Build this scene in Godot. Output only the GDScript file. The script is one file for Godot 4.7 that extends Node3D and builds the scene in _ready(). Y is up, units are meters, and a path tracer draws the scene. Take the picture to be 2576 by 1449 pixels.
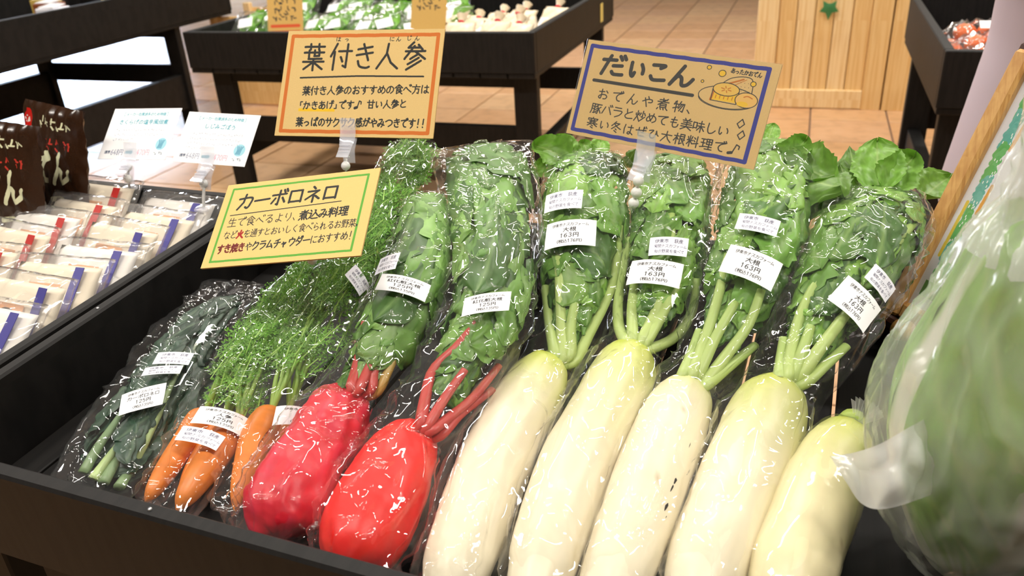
extends Node3D
# A farm-shop vegetable display: bagged radishes, carrots and kale in a black slatted tray.
# World: metres, y up, x along the shop's tables, -z away from the camera.

const PW := 2576.0
const PH := 1449.0
const FPX := 2061.0
var cam_pos := Vector3(0, 1.25, 0)
var cx: Vector3
var cy: Vector3
var cf: Vector3
# main tray frame: origin on the bed, tx along the front rail, td towards the back, tn off the bed
var t0: Vector3
var tx: Vector3
var td: Vector3
var tn: Vector3
var rng := RandomNumberGenerator.new()
var mats := {}
var used := {}

# ---------------------------------------------------------------- camera maths
func set_camera() -> void:
	var pitch := deg_to_rad(26.55)
	var roll := deg_to_rad(3.5)
	var yaw := deg_to_rad(20.3)
	cf = Vector3(-sin(yaw) * cos(pitch), -sin(pitch), -cos(yaw) * cos(pitch))
	var r := Vector3(cos(yaw), 0, -sin(yaw))
	var u := r.cross(cf)
	cx = cos(roll) * r - sin(roll) * u
	cy = sin(roll) * r + cos(roll) * u
	var cam := Camera3D.new()
	cam.name = "camera"
	cam.transform = Transform3D(Basis(cx, cy, -cf), cam_pos)
	cam.keep_aspect = Camera3D.KEEP_HEIGHT
	var ph := CameraAttributesPhysical.new()
	ph.frustum_focal_length = 12.0 / (PH / 2.0 / FPX)
	ph.frustum_focus_distance = 0.95
	ph.exposure_aperture = 9.0
	ph.frustum_near = 0.05
	ph.frustum_far = 60.0
	cam.attributes = ph
	add_child(cam)
	cam.fov = rad_to_deg(2.0 * atan(PH / 2.0 / FPX))
	var a := deg_to_rad(2.76)
	var tl := deg_to_rad(3.0)
	tx = Vector3(cos(a), 0, sin(a))
	td = Vector3(sin(a), 0, -cos(a)) * cos(tl) + Vector3.UP * sin(tl)
	tn = tx.cross(td)
	if tn.y < 0:
		tn = -tn
	var d := ray(1100, 1350)
	t0 = cam_pos + d * ((0.66 - cam_pos.y) / d.y)

func ray(x: float, y: float) -> Vector3:
	return (cx * (x - PW / 2) / FPX - cy * (y - PH / 2) / FPX + cf).normalized()

# a pixel met with the tray bed raised by h
func bed(x: float, y: float, h: float) -> Vector3:
	var d := ray(x, y)
	return cam_pos + d * ((t0 + tn * h - cam_pos).dot(tn) / d.dot(tn))

# a pixel met with a level plane at height h above the floor
func lvl(x: float, y: float, h: float) -> Vector3:
	var d := ray(x, y)
	return cam_pos + d * ((h - cam_pos.y) / d.y)

func at_depth(x: float, y: float, zc: float) -> Vector3:
	var d := ray(x, y)
	return cam_pos + d * (zc / d.dot(cf))

func tray(x: float, d: float, h: float) -> Vector3:
	return t0 + tx * x + td * d + tn * h

func tray_basis() -> Basis:
	return Basis(tx, tn, -td)

# ---------------------------------------------------------------- nodes
func numbered(called: String) -> String:
	var k: int = used.get(called, 0)
	used[called] = k + 1
	return called if k == 0 else "%s_%03d" % [called, k]

func tag(o: Node, label: String, category: String, group := "", kind := "") -> Node:
	if label: o.set_meta("label", label)
	if category: o.set_meta("category", category)
	if group: o.set_meta("group", group)
	if kind: o.set_meta("kind", kind)
	return o

func thing(called: String, label: String, category: String, at := Vector3.ZERO, group := "") -> Node3D:
	var o := Node3D.new()
	o.name = numbered(called)
	add_child(o)
	o.position = at
	tag(o, label, category, group)
	return o

# a mesh given in world coordinates as a part under parent (parents are only ever moved, not turned)
func part(called: String, m: Mesh, mat: Material, parent: Node = null, tr := Transform3D()) -> MeshInstance3D:
	var o := MeshInstance3D.new()
	var p: Node = parent if parent else self
	o.name = called if parent else numbered(called)
	o.mesh = m
	o.material_override = mat
	p.add_child(o, true)
	var off := Vector3.ZERO
	var q := p
	while q is Node3D and q != self:
		off += (q as Node3D).position
		q = q.get_parent()
	o.transform = Transform3D(tr.basis, tr.origin - off)
	return o

# ---------------------------------------------------------------- mesh building
class MB:
	var v := PackedVector3Array()
	var uv := PackedVector2Array()
	var c := PackedColorArray()
	var idx := PackedInt32Array()
	var colored := false
	func add(p: Vector3, t := Vector2.ZERO, col := Color.WHITE) -> int:
		v.append(p)
		uv.append(t)
		c.append(col)
		return v.size() - 1
	func tri(a: int, b: int, d: int) -> void:
		idx.append(a)
		idx.append(b)
		idx.append(d)
	func quad(a: int, b: int, d: int, e: int) -> void:
		tri(a, b, d)
		tri(a, d, e)
	func mesh(smooth := true) -> ArrayMesh:
		var arr := []
		arr.resize(Mesh.ARRAY_MAX)
		arr[Mesh.ARRAY_VERTEX] = v
		arr[Mesh.ARRAY_TEX_UV] = uv
		if colored: arr[Mesh.ARRAY_COLOR] = c
		arr[Mesh.ARRAY_INDEX] = idx
		if not smooth:
			var fv := PackedVector3Array()
			var fn := PackedVector3Array()
			var fu := PackedVector2Array()
			var fc := PackedColorArray()
			for k in range(0, idx.size(), 3):
				var a := v[idx[k]]
				var nn := (v[idx[k + 2]] - a).cross(v[idx[k + 1]] - a).normalized()
				for e in 3:
					fv.append(v[idx[k + e]])
					fn.append(nn)
					fu.append(uv[idx[k + e]])
					fc.append(c[idx[k + e]])
			var am := ArrayMesh.new()
			arr[Mesh.ARRAY_VERTEX] = fv
			arr[Mesh.ARRAY_NORMAL] = fn
			arr[Mesh.ARRAY_TEX_UV] = fu
			if colored: arr[Mesh.ARRAY_COLOR] = fc
			arr[Mesh.ARRAY_INDEX] = null
			am.add_surface_from_arrays(Mesh.PRIMITIVE_TRIANGLES, arr)
			return am
		var st := SurfaceTool.new()
		st.create_from_arrays(arr)
		st.generate_normals()
		return st.commit()
	# a sheet of (nu+1) x (nv+1) points laid row by row
	func sheet(pts: PackedVector3Array, nu: int, nv: int, cols := PackedColorArray(), flip := false, us := 1.0, vs := 1.0) -> void:
		var b := v.size()
		for j in nv + 1:
			for i in nu + 1:
				var k := j * (nu + 1) + i
				add(pts[k], Vector2(us * i / nu, vs * j / nv), cols[k] if cols.size() else Color.WHITE)
		for j in nv:
			for i in nu:
				var k := b + j * (nu + 1) + i
				if flip:
					quad(k, k + 1, k + nu + 2, k + nu + 1)
				else:
					quad(k, k + nu + 1, k + nu + 2, k + 1)
	# a box with chamfered edges; bs holds the axes
	func box(o: Vector3, s: Vector3, bs := Basis(), ch := 0.002) -> void:
		var h := s * 0.5
		ch = minf(ch, minf(h.x, minf(h.y, h.z)) * 0.9)
		var ids := {}
		for sx in [-1, 1]:
			for sy in [-1, 1]:
				for sz in [-1, 1]:
					var p := Vector3(h.x * sx, h.y * sy, h.z * sz)
					var k := Vector3i(sx, sy, sz)
					ids[[k, 0]] = add(o + bs * (p - Vector3(0, ch * sy, ch * sz)), Vector2(p.z, p.y))
					ids[[k, 1]] = add(o + bs * (p - Vector3(ch * sx, 0, ch * sz)), Vector2(p.x, p.z))
					ids[[k, 2]] = add(o + bs * (p - Vector3(ch * sx, ch * sy, 0)), Vector2(p.x, p.y))
		for ax in 3:
			for sg in [-1, 1]:
				var q := []
				var b := (ax + 1) % 3
				var d := (ax + 2) % 3
				for e in [[-1, -1], [1, -1], [1, 1], [-1, 1]]:
					var k := Vector3i()
					k[ax] = sg
					k[b] = e[0]
					k[d] = e[1]
					q.append(ids[[k, ax]])
				if sg > 0: quad(q[0], q[3], q[2], q[1])
				else: quad(q[0], q[1], q[2], q[3])
		for ax in 3:
			var b := (ax + 1) % 3
			var d := (ax + 2) % 3
			for sb in [-1, 1]:
				for sd in [-1, 1]:
					var k0 := Vector3i()
					k0[ax] = -1
					k0[b] = sb
					k0[d] = sd
					var k1 := k0
					k1[ax] = 1
					if sb * sd > 0: quad(ids[[k0, b]], ids[[k1, b]], ids[[k1, d]], ids[[k0, d]])
					else: quad(ids[[k0, b]], ids[[k0, d]], ids[[k1, d]], ids[[k1, b]])
		for sx in [-1, 1]:
			for sy in [-1, 1]:
				for sz in [-1, 1]:
					var k := Vector3i(sx, sy, sz)
					if sx * sy * sz > 0: tri(ids[[k, 0]], ids[[k, 2]], ids[[k, 1]])
					else: tri(ids[[k, 0]], ids[[k, 1]], ids[[k, 2]])
	# a round tube along pts with a radius at each point
	func tube(pts: Array, rad: Array, n := 8, cols := [], cap := true, flat := 1.0, upv := Vector3.UP) -> void:
		var b := v.size()
		var m := pts.size()
		for j in m:
			var t: Vector3 = (pts[mini(j + 1, m - 1)] - pts[maxi(j - 1, 0)]).normalized()
			var s := t.cross(upv)
			if s.length() < 0.01: s = t.cross(Vector3.RIGHT)
			s = s.normalized()
			var u := s.cross(t)
			for i in n + 1:
				var a := TAU * i / n
				add(pts[j] + (s * cos(a) + u * sin(a) * flat) * rad[j], Vector2(float(i) / n, float(j) / (m - 1)), cols[j] if cols.size() else Color.WHITE)
		for j in m - 1:
			for i in n:
				var k := b + j * (n + 1) + i
				quad(k, k + n + 1, k + n + 2, k + 1)
		if cap:
			for e in 2:
				var j := 0 if e == 0 else m - 1
				var ctr := add(pts[j], Vector2(0.5, e), cols[j] if cols.size() else Color.WHITE)
				for i in n:
					var k := b + j * (n + 1) + i
					if e == 0: tri(ctr, k, k + 1)
					else: tri(ctr, k + 1, k)

# Catmull-Rom through control rows (arrays of floats or Vector3)
func cr(a, b, c, d, t: float):
	return 0.5 * ((2.0 * b) + (c - a) * t + (2.0 * a - 5.0 * b + 4.0 * c - d) * t * t + (3.0 * b - a - 3.0 * c + d) * t * t * t)

func curve(pts: Array, n: int) -> Array:
	var out := []
	var m := pts.size()
	for k in n + 1:
		var s := float(k) / n * (m - 1)
		var i := mini(int(s), m - 2)
		out.append(cr(pts[maxi(i - 1, 0)], pts[i], pts[i + 1], pts[mini(i + 2, m - 1)], s - i))
	return out

func box_mesh(s: Vector3, ch := 0.002) -> ArrayMesh:
	var b := MB.new()
	b.box(Vector3.ZERO, s, Basis(), ch)
	return b.mesh(false)

# a plank between two points, w wide along side, h high along up
func beam(a: Vector3, b: Vector3, w: float, h: float, up := Vector3.UP, ch := 0.003) -> ArrayMesh:
	var z := (b - a).normalized()
	var x := up.cross(z).normalized()
	var y := z.cross(x)
	var m := MB.new()
	m.box((a + b) / 2, Vector3(w, h, a.distance_to(b)), Basis(x, y, z), ch)
	return m.mesh(false)

func lathe(prof: Array, n := 24) -> ArrayMesh:
	var m := MB.new()
	var b := 0
	for j in prof.size():
		for i in n + 1:
			var a := TAU * i / n
			m.add(Vector3(prof[j].x * cos(a), prof[j].y, prof[j].x * sin(a)), Vector2(float(i) / n, float(j) / prof.size()))
	for j in prof.size() - 1:
		for i in n:
			var k := b + j * (n + 1) + i
			m.quad(k, k + n + 1, k + n + 2, k + 1)
	return m.mesh()

func sphere_mesh(r: float, squash := 1.0, n := 20) -> ArrayMesh:
	var p := []
	for j in n / 2 + 1:
		var a := PI * j / (n / 2)
		p.append(Vector2(maxf(r * sin(a), 0.00001), r * squash * cos(a)))
	return lathe(p, n)

# ---------------------------------------------------------------- materials
func noise_tex(freq: float, ramp: Array, size := 512, kind := FastNoiseLite.TYPE_SIMPLEX_SMOOTH, oct := 4, seed_ := 1, ridged := false) -> NoiseTexture2D:
	var f := FastNoiseLite.new()
	f.noise_type = kind
	f.frequency = freq
	f.seed = seed_
	f.fractal_octaves = oct
	if ridged: f.fractal_type = FastNoiseLite.FRACTAL_RIDGED
	var t := NoiseTexture2D.new()
	t.width = size
	t.height = size
	t.seamless = true
	t.noise = f
	if ramp.size():
		var g := Gradient.new()
		var off := PackedFloat32Array()
		var col := PackedColorArray()
		for k in ramp.size():
			off.append(float(k) / maxf(ramp.size() - 1, 1))
			col.append(ramp[k])
		g.offsets = off
		g.colors = col
		t.color_ramp = g
	return t

# wood: long stretched grain drawn once, looked up in the object's own axes
func grain_tex(base: Color, dark: Color, seed_: int, knots := 0) -> ImageTexture:
	var f := FastNoiseLite.new()
	f.seed = seed_
	f.frequency = 1.0
	f.fractal_octaves = 3
	var im := Image.create(256, 512, false, Image.FORMAT_RGB8)
	var r := RandomNumberGenerator.new()
	r.seed = seed_
	var kn := []
	for k in knots:
		kn.append(Vector2(r.randf_range(30, 226), r.randf_range(40, 470)))
	for y in 512:
		for x in 256:
			var sh := 0.0
			var ring := 0.0
			for q in kn:
				var e := Vector2((x - q.x) / 8.0, (y - q.y) / 11.0).length()
				sh += (x - q.x) * 0.35 / (1.0 + e * e * 0.3)
				ring = maxf(ring, 1.0 - smoothstep(0.5, 1.1, e))
			var g := f.get_noise_2d((x + sh) * 0.06, y * 0.0035) * 0.5 + 0.5
			var g2 := f.get_noise_2d((x + sh) * 0.32 + 91, y * 0.009) * 0.5 + 0.5
			var t := clampf(smoothstep(0.35, 0.75, g) * 0.55 + g2 * 0.45, 0, 1)
			var col := base.lerp(dark, t)
			if ring > 0: col = col.lerp(dark * Color(0.55, 0.42, 0.32), ring)
			im.set_pixel(x, y, col)
	return ImageTexture.create_from_image(im)

func std(col: Color, rough := 0.6, name_ := "") -> StandardMaterial3D:
	var m := StandardMaterial3D.new()
	m.albedo_color = col
	m.roughness = rough
	m.resource_name = name_
	return m

func vcol(rough := 0.5, name_ := "") -> StandardMaterial3D:
	var m := std(Color.WHITE, rough, name_)
	m.vertex_color_use_as_albedo = true
	return m

func clear_film(alpha: float, rough: float, name_: String, col := Color.WHITE) -> StandardMaterial3D:
	var m := std(Color(col.r, col.g, col.b, alpha), rough, name_)
	m.transparency = BaseMaterial3D.TRANSPARENCY_ALPHA
	m.cull_mode = BaseMaterial3D.CULL_DISABLED
	return m

func make_materials() -> void:
	var bw := std(Color.WHITE, 0.55, "black stained wood")
	bw.metallic_specular = 0.35
	bw.albedo_texture = grain_tex(Color(0.112, 0.104, 0.098), Color(0.060, 0.056, 0.054), 3)
	bw.uv1_triplanar = true
	bw.uv1_scale = Vector3(4, 4, 1.2)
	mats.black = bw
	var pine := std(Color.WHITE, 0.55, "pine boards")
	pine.albedo_texture = grain_tex(Color(0.95, 0.85, 0.66), Color(0.86, 0.70, 0.46), 11, 5)
	pine.uv1_triplanar = true
	pine.uv1_scale = Vector3(3.2, 0.9, 3.2)
	mats.pine = pine
	var pine2 := pine.duplicate()
	pine2.albedo_texture = grain_tex(Color(0.92, 0.79, 0.56), Color(0.84, 0.66, 0.40), 17, 3)
	mats.pine2 = pine2
	var oak := std(Color.WHITE, 0.45, "light oak frame")
	oak.albedo_texture = grain_tex(Color(0.86, 0.68, 0.42), Color(0.68, 0.47, 0.24), 23)
	oak.uv1_triplanar = true
	oak.uv1_scale = Vector3(14, 14, 2.5)
	mats.oak = oak
	mats.easel = std(Color(0.24, 0.12, 0.08), 0.4, "dark brown wood")
	mats.screw = std(Color(0.75, 0.76, 0.78), 0.3, "steel screw")
	mats.screw.metallic = 0.9
	mats.brass = std(Color(0.72, 0.58, 0.30), 0.3, "brass")
	mats.brass.metallic = 0.9
	var fm := clear_film(0.014, 0.045, "clear film")
	mats.film = fm
	var fm2 := clear_film(0.20, 0.18, "milky film", Color(0.97, 0.98, 0.95))
	mats.milky = fm2
	mats.milky_fold = clear_film(0.42, 0.18, "folded milky film", Color(0.97, 0.98, 0.97))
	mats.thin_film = clear_film(0.06, 0.1, "packet film")
	mats.acrylic = clear_film(0.02, 0.03, "clear plastic")
	mats.acrylic_solid = clear_film(0.30, 0.06, "clear plastic clip", Color(0.95, 0.96, 1.0))
	mats.bead = std(Color(0.93, 0.93, 0.92), 0.35, "white plastic bead")
	mats.leaf = vcol(0.42, "leaf")
	mats.leaf.backlight_enabled = true
	mats.leaf.backlight = Color(0.55, 0.62, 0.40)
	mats.root = vcol(0.38, "root skin")
	mats.stalk = vcol(0.4, "stalk")
	mats.root_red = vcol(0.42, "red root skin")
	mats.nick = std(Color(0.10, 0.08, 0.07), 0.8, "black nick")
	mats.crown = std(Color(0.66, 0.74, 0.36), 0.5, "stalk crown")
	mats.root_carrot = vcol(0.4, "carrot skin")
	mats.leaf_dark = vcol(0.45, "dark leaf")
	mats.price_daikon = price_print("大根", "163円", "(税込176円)")
	mats.price_red = price_print("紅化粧大根", "125円", "(税込135円)")
	mats.price_carrot = price_print("人参", "125円", "(税込135円)")
	mats.price_kale = price_print("カーボロネロ", "125円", "(税込135円)")
	mats.origin = origin_print()
	mats.film_stiff2 = clear_film(0.03, 0.10, "bag film")
	mats.film_stiff = clear_film(0.25, 0.15, "gathered film")
	mats.paper = std(Color(0.96, 0.96, 0.97), 0.6, "white paper")
	mats.lilac = std(Color(0.74, 0.69, 0.73), 0.85, "pale cotton")
	mats.vc = vcol(0.55, "painted")

# ---------------------------------------------------------------- light
func set_world() -> void:
	var e := Environment.new()
	e.background_mode = Environment.BG_SKY
	var sk := Sky.new()
	var ps := ProceduralSkyMaterial.new()
	ps.sky_top_color = Color(0.62, 0.76, 0.95)
	ps.sky_horizon_color = Color(0.93, 0.95, 0.98)
	ps.ground_horizon_color = Color(0.80, 0.79, 0.77)
	ps.ground_bottom_color = Color(0.60, 0.58, 0.55)
	ps.sky_energy_multiplier = 4.5
	ps.ground_energy_multiplier = 3.0
	sk.sky_material = ps
	e.sky = sk
	e.tonemap_mode = Environment.TONE_MAPPER_LINEAR
	e.tonemap_exposure = 1.15
	e.sdfgi_enabled = true
	e.ssao_enabled = true
	e.ssil_enabled = true
	var we := WorldEnvironment.new()
	we.name = "world"
	we.environment = e
	add_child(we)

const LAMP_ENERGY := 3.0
func lamps() -> void:
	var housing := box_mesh(Vector3(1.26, 0.05, 0.16), 0.006)
	var tb := CylinderMesh.new()
	tb.top_radius = 0.016
	tb.bottom_radius = 0.016
	tb.height = 1.18
	tb.radial_segments = 12
	var glow := std(Color(1, 0.98, 0.94), 0.4, "lamp tube")
	glow.emission_enabled = true
	glow.emission = Color(1, 0.96, 0.90)
	glow.emission_energy_multiplier = 5.0
	var white := std(Color(0.9, 0.9, 0.9), 0.5, "lamp housing")
	for iz in 4:
		for ix in 3:
			var p := Vector3(-3.1 + ix * 2.1, 2.93, -6.5 + iz * 2.15)
			var t := thing("ceiling_light", "white strip light with two glowing tubes under the ceiling", "ceiling light", p, "strip lights under the ceiling")
			part("housing", housing, white, t, Transform3D(Basis(), p + Vector3(0, 0.045, 0)))
			for s in [-1, 1]:
				part("lamp_tube", tb, glow, t, Transform3D(Basis(Vector3(0, 1, 0), Vector3(1, 0, 0), Vector3(0, 0, -1)), p + Vector3(0, 0.002, 0.04 * s)))
			var l := AreaLight3D.new()
			l.name = "lamp"
			l.area_size = Vector2(1.2, 0.09)
			l.light_color = Color(1.0, 0.98, 0.945)
			l.light_energy = LAMP_ENERGY
			l.area_range = 20.0
			l.shadow_enabled = true
			l.position = Vector3(0, -0.03, 0)
			l.rotation_degrees = Vector3(-90, 0, 0)
			t.add_child(l)

# ---------------------------------------------------------------- room
func struct(called: String, m: Mesh, mat: Material, tr := Transform3D()) -> MeshInstance3D:
	var o := part(called, m, mat, null, tr)
	o.set_meta("kind", "structure")
	return o

const X0 := -9.0
const X1 := 4.2
const Z0 := -11.0
const Z1 := 3.0
func room() -> void:
	var grout := std(Color(0.46, 0.37, 0.31), 0.8, "grout")
	var wallm := std(Color(0.66, 0.62, 0.56), 0.9, "wall paint")
	var ctr := Vector3((X0 + X1) / 2, 0, (Z0 + Z1) / 2)
	var sx := X1 - X0
	var sz := Z1 - Z0
	var fl := struct("floor", box_mesh(Vector3(sx + 0.4, 0.2, sz + 0.4), 0.001), grout, Transform3D(Basis(), ctr + Vector3(0, -0.104, 0)))
	# tiles, laid on the grid the joints show; the 300 that show largest are parts, the rest one piece
	var pitch := 0.388
	var off := Vector2(0.060, -4.706 + 0.10)
	var tones := []
	for k in 4:
		var tm := std(Color.WHITE, 0.33, "terracotta tile")
		var a := [Color(0.81, 0.64, 0.47), Color(0.79, 0.61, 0.44), Color(0.83, 0.67, 0.50), Color(0.80, 0.63, 0.48)][k] as Color
		tm.albedo_texture = noise_tex(0.018, [a.darkened(0.10), a, a.lightened(0.07)], 256, FastNoiseLite.TYPE_SIMPLEX_SMOOTH, 4, 40 + k)
		tm.uv1_triplanar = true
		tm.uv1_scale = Vector3(2, 2, 2)
		tones.append(tm)
	var tile := box_mesh(Vector3(pitch - 0.009, 0.010, pitch - 0.009), 0.002)
	var list := []
	var i0 := int(floor((X0 - off.x) / pitch)) + 1
	var i1 := int(floor((X1 - off.x) / pitch)) - 1
	var j0 := int(floor((Z0 - off.y) / pitch)) + 1
	var j1 := int(floor((Z1 - off.y) / pitch)) - 1
	for j in range(j0, j1 + 1):
		for i in range(i0, i1 + 1):
			var p := Vector3(off.x + (i + 0.5) * pitch, -0.003, off.y + (j + 0.5) * pitch)
			var d := p - cam_pos
			var z := d.dot(cf)
			var u := PW / 2 + FPX * d.dot(cx) / z
			var w := PH / 2 - FPX * d.dot(cy) / z
			var seen := z > 0 and u > -150 and u < PW + 150 and w > -150 and w < 700
			list.append([0.0 if seen else 1.0, p.distance_to(cam_pos), p])
	list.sort_custom(func(a, b): return a[0] * 100 + a[1] < b[0] * 100 + b[1])
	var rest := MB.new()
	for k in list.size():
		rng.seed = 1000 + k
		var p: Vector3 = list[k][2]
		p.y += rng.randf_range(-0.0006, 0.0006)
		if k < 290 and list[k][0] < 0.5:
			part("tile", tile, tones[rng.randi() % 4], fl, Transform3D(Basis(), p))
		else:
			rest.box(p - fl.position, Vector3(pitch - 0.009, 0.010, pitch - 0.009), Basis(), 0.002)
	var ro := part("tile_field", rest.mesh(false), tones[0], fl, Transform3D(Basis(), fl.position))
	ro.set_meta("kind", "stuff")
	struct("ceiling", box_mesh(Vector3(sx + 0.4, 0.2, sz + 0.4), 0.001), std(Color(0.50, 0.48, 0.45), 0.9, "ceiling paint"), Transform3D(Basis(), ctr + Vector3(0, 3.12, 0)))
	var hy := 1.5
	struct("wall_back", box_mesh(Vector3(sx + 0.4, 3.1, 0.2), 0.001), wallm, Transform3D(Basis(), Vector3(ctr.x, hy, Z0 - 0.1)))
	struct("wall_front", box_mesh(Vector3(sx + 0.4, 3.1, 0.2), 0.001), wallm, Transform3D(Basis(), Vector3(ctr.x, hy, Z1 + 0.1)))
	struct("wall_right", box_mesh(Vector3(0.2, 3.1, sz + 0.4), 0.001), wallm, Transform3D(Basis(), Vector3(X1 + 0.1, hy, ctr.z)))
	# the wall on the daylight side has a low, wide shop window
	var da := -10.3
	var db := -6.9
	var top := 1.62
	var wl := MB.new()
	wl.box(Vector3(X0 - 0.1, hy, (Z0 + da) / 2 - 0.1), Vector3(0.2, 3.1, da - Z0 + 0.2), Basis(), 0.001)
	wl.box(Vector3(X0 - 0.1, hy, (db + Z1) / 2 + 0.1), Vector3(0.2, 3.1, Z1 - db + 0.2), Basis(), 0.001)
	wl.box(Vector3(X0 - 0.1, (3.05 + top) / 2, (da + db) / 2), Vector3(0.2, 3.05 - top, db - da), Basis(), 0.001)
	struct("wall_left", wl.mesh(false), wallm)
	var dm := std(Color(0.55, 0.56, 0.58), 0.4, "aluminium window frame")
	dm.metallic = 0.7
	var dr := Node3D.new()
	dr.name = "window_1"
	add_child(dr)
	dr.position = Vector3(X0 - 0.1, 0, (da + db) / 2)
	tag(dr, "low wide shop window with slim metal frame", "", "", "structure")
	for k in 4:
		var z := lerpf(da + 0.03, db - 0.03, k / 3.0)
		part("post", box_mesh(Vector3(0.06, top - 0.01, 0.06)), dm, dr, Transform3D(Basis(), Vector3(X0 - 0.1, top / 2, z)))
	for k in 3:
		var z := lerpf(da + 0.03, db - 0.03, (k + 0.5) / 3.0)
		part("pane", box_mesh(Vector3(0.008, top - 0.10, (db - da) / 3.0 - 0.08)), mats.acrylic, dr, Transform3D(Basis(), Vector3(X0 - 0.1, top / 2, z)))
	part("head_rail", box_mesh(Vector3(0.06, 0.05, db - da)), dm, dr, Transform3D(Basis(), Vector3(X0 - 0.1, top - 0.025, (da + db) / 2)))
	part("threshold", box_mesh(Vector3(0.06, 0.03, db - da)), dm, dr, Transform3D(Basis(), Vector3(X0 - 0.1, 0.02, (da + db) / 2)))

# ---------------------------------------------------------------- black slatted display tables
# o: front-left corner at floor level under the tray; bx along the front, bd towards the back, tray planes tilted by its own normal
func screws(t: Node3D, pts: Array, nrm: Vector3, r := 0.005) -> void:
	var y := nrm.normalized()
	var x := y.cross(Vector3(0.3, 0.2, 0.9)).normalized()
	var m := lathe([Vector2(0.0001, 0.0012), Vector2(r * 0.8, 0.0010), Vector2(r, 0.0), Vector2(r, -0.002)], 12)
	for p in pts:
		part("screw", m, mats.screw, t, Transform3D(Basis(x, y, x.cross(y)), p + y * 0.0005))

func plain_table(called: String, label: String, x0: float, x1: float, zf: float, zb: float, top: float, bh: float, group: String, legz := 0.12, rail := 0.09) -> Node3D:
	var t := thing(called, label, "display table", Vector3((x0 + x1) / 2, 0, (zf + zb) / 2), group)
	var th := 0.028
	var m: Material = mats.black
	part("front_board", beam(Vector3(x0, top - bh / 2, zf - th / 2), Vector3(x1, top - bh / 2, zf - th / 2), th, bh), m, t)
	part("back_board", beam(Vector3(x0, top - bh / 2, zb + th / 2), Vector3(x1, top - bh / 2, zb + th / 2), th, bh), m, t)
	for x in [x0 + th / 2, x1 - th / 2]:
		part("side_board", beam(Vector3(x, top - bh / 2, zf - th), Vector3(x, top - bh / 2, zb + th), th, bh), m, t)
	# bed planks and the slats that show under the front board
	var n := int((x1 - x0) / 0.107)
	var pw := (x1 - x0) / n
	for k in n:
		var x := x0 + (k + 0.5) * pw
		part("plank", beam(Vector3(x, top - bh - 0.010, zf - 0.004), Vector3(x, top - bh - 0.010, zb + 0.004), pw - 0.006, 0.020), m, t)
	var lw := 0.095
	var ly := top - bh - 0.02
	var dz := -1.0
	var zs := [zf - legz, zb + legz]
	var xs := [x0 + 0.075, x1 - 0.075]
	for z in zs:
		for x in xs:
			part("leg", beam(Vector3(x, 0, z), Vector3(x, ly, z), lw, 0.045, Vector3(0, 0, 1)), m, t)
		part("cross_rail", beam(Vector3(x0 + 0.03, ly - 0.03, z), Vector3(x1 - 0.03, ly - 0.03, z), 0.03, 0.055), m, t)
		part("lower_rail", beam(Vector3(xs[0], ly * 0.52, z - 0.036), Vector3(xs[1], ly * 0.52, z - 0.036), 0.028, 0.11), m, t)
	for x in xs:
		part("side_rail", beam(Vector3(x, ly * 0.36, zs[0]), Vector3(x, ly * 0.36, zs[1]), 0.05, rail), m, t)
	return t

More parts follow.
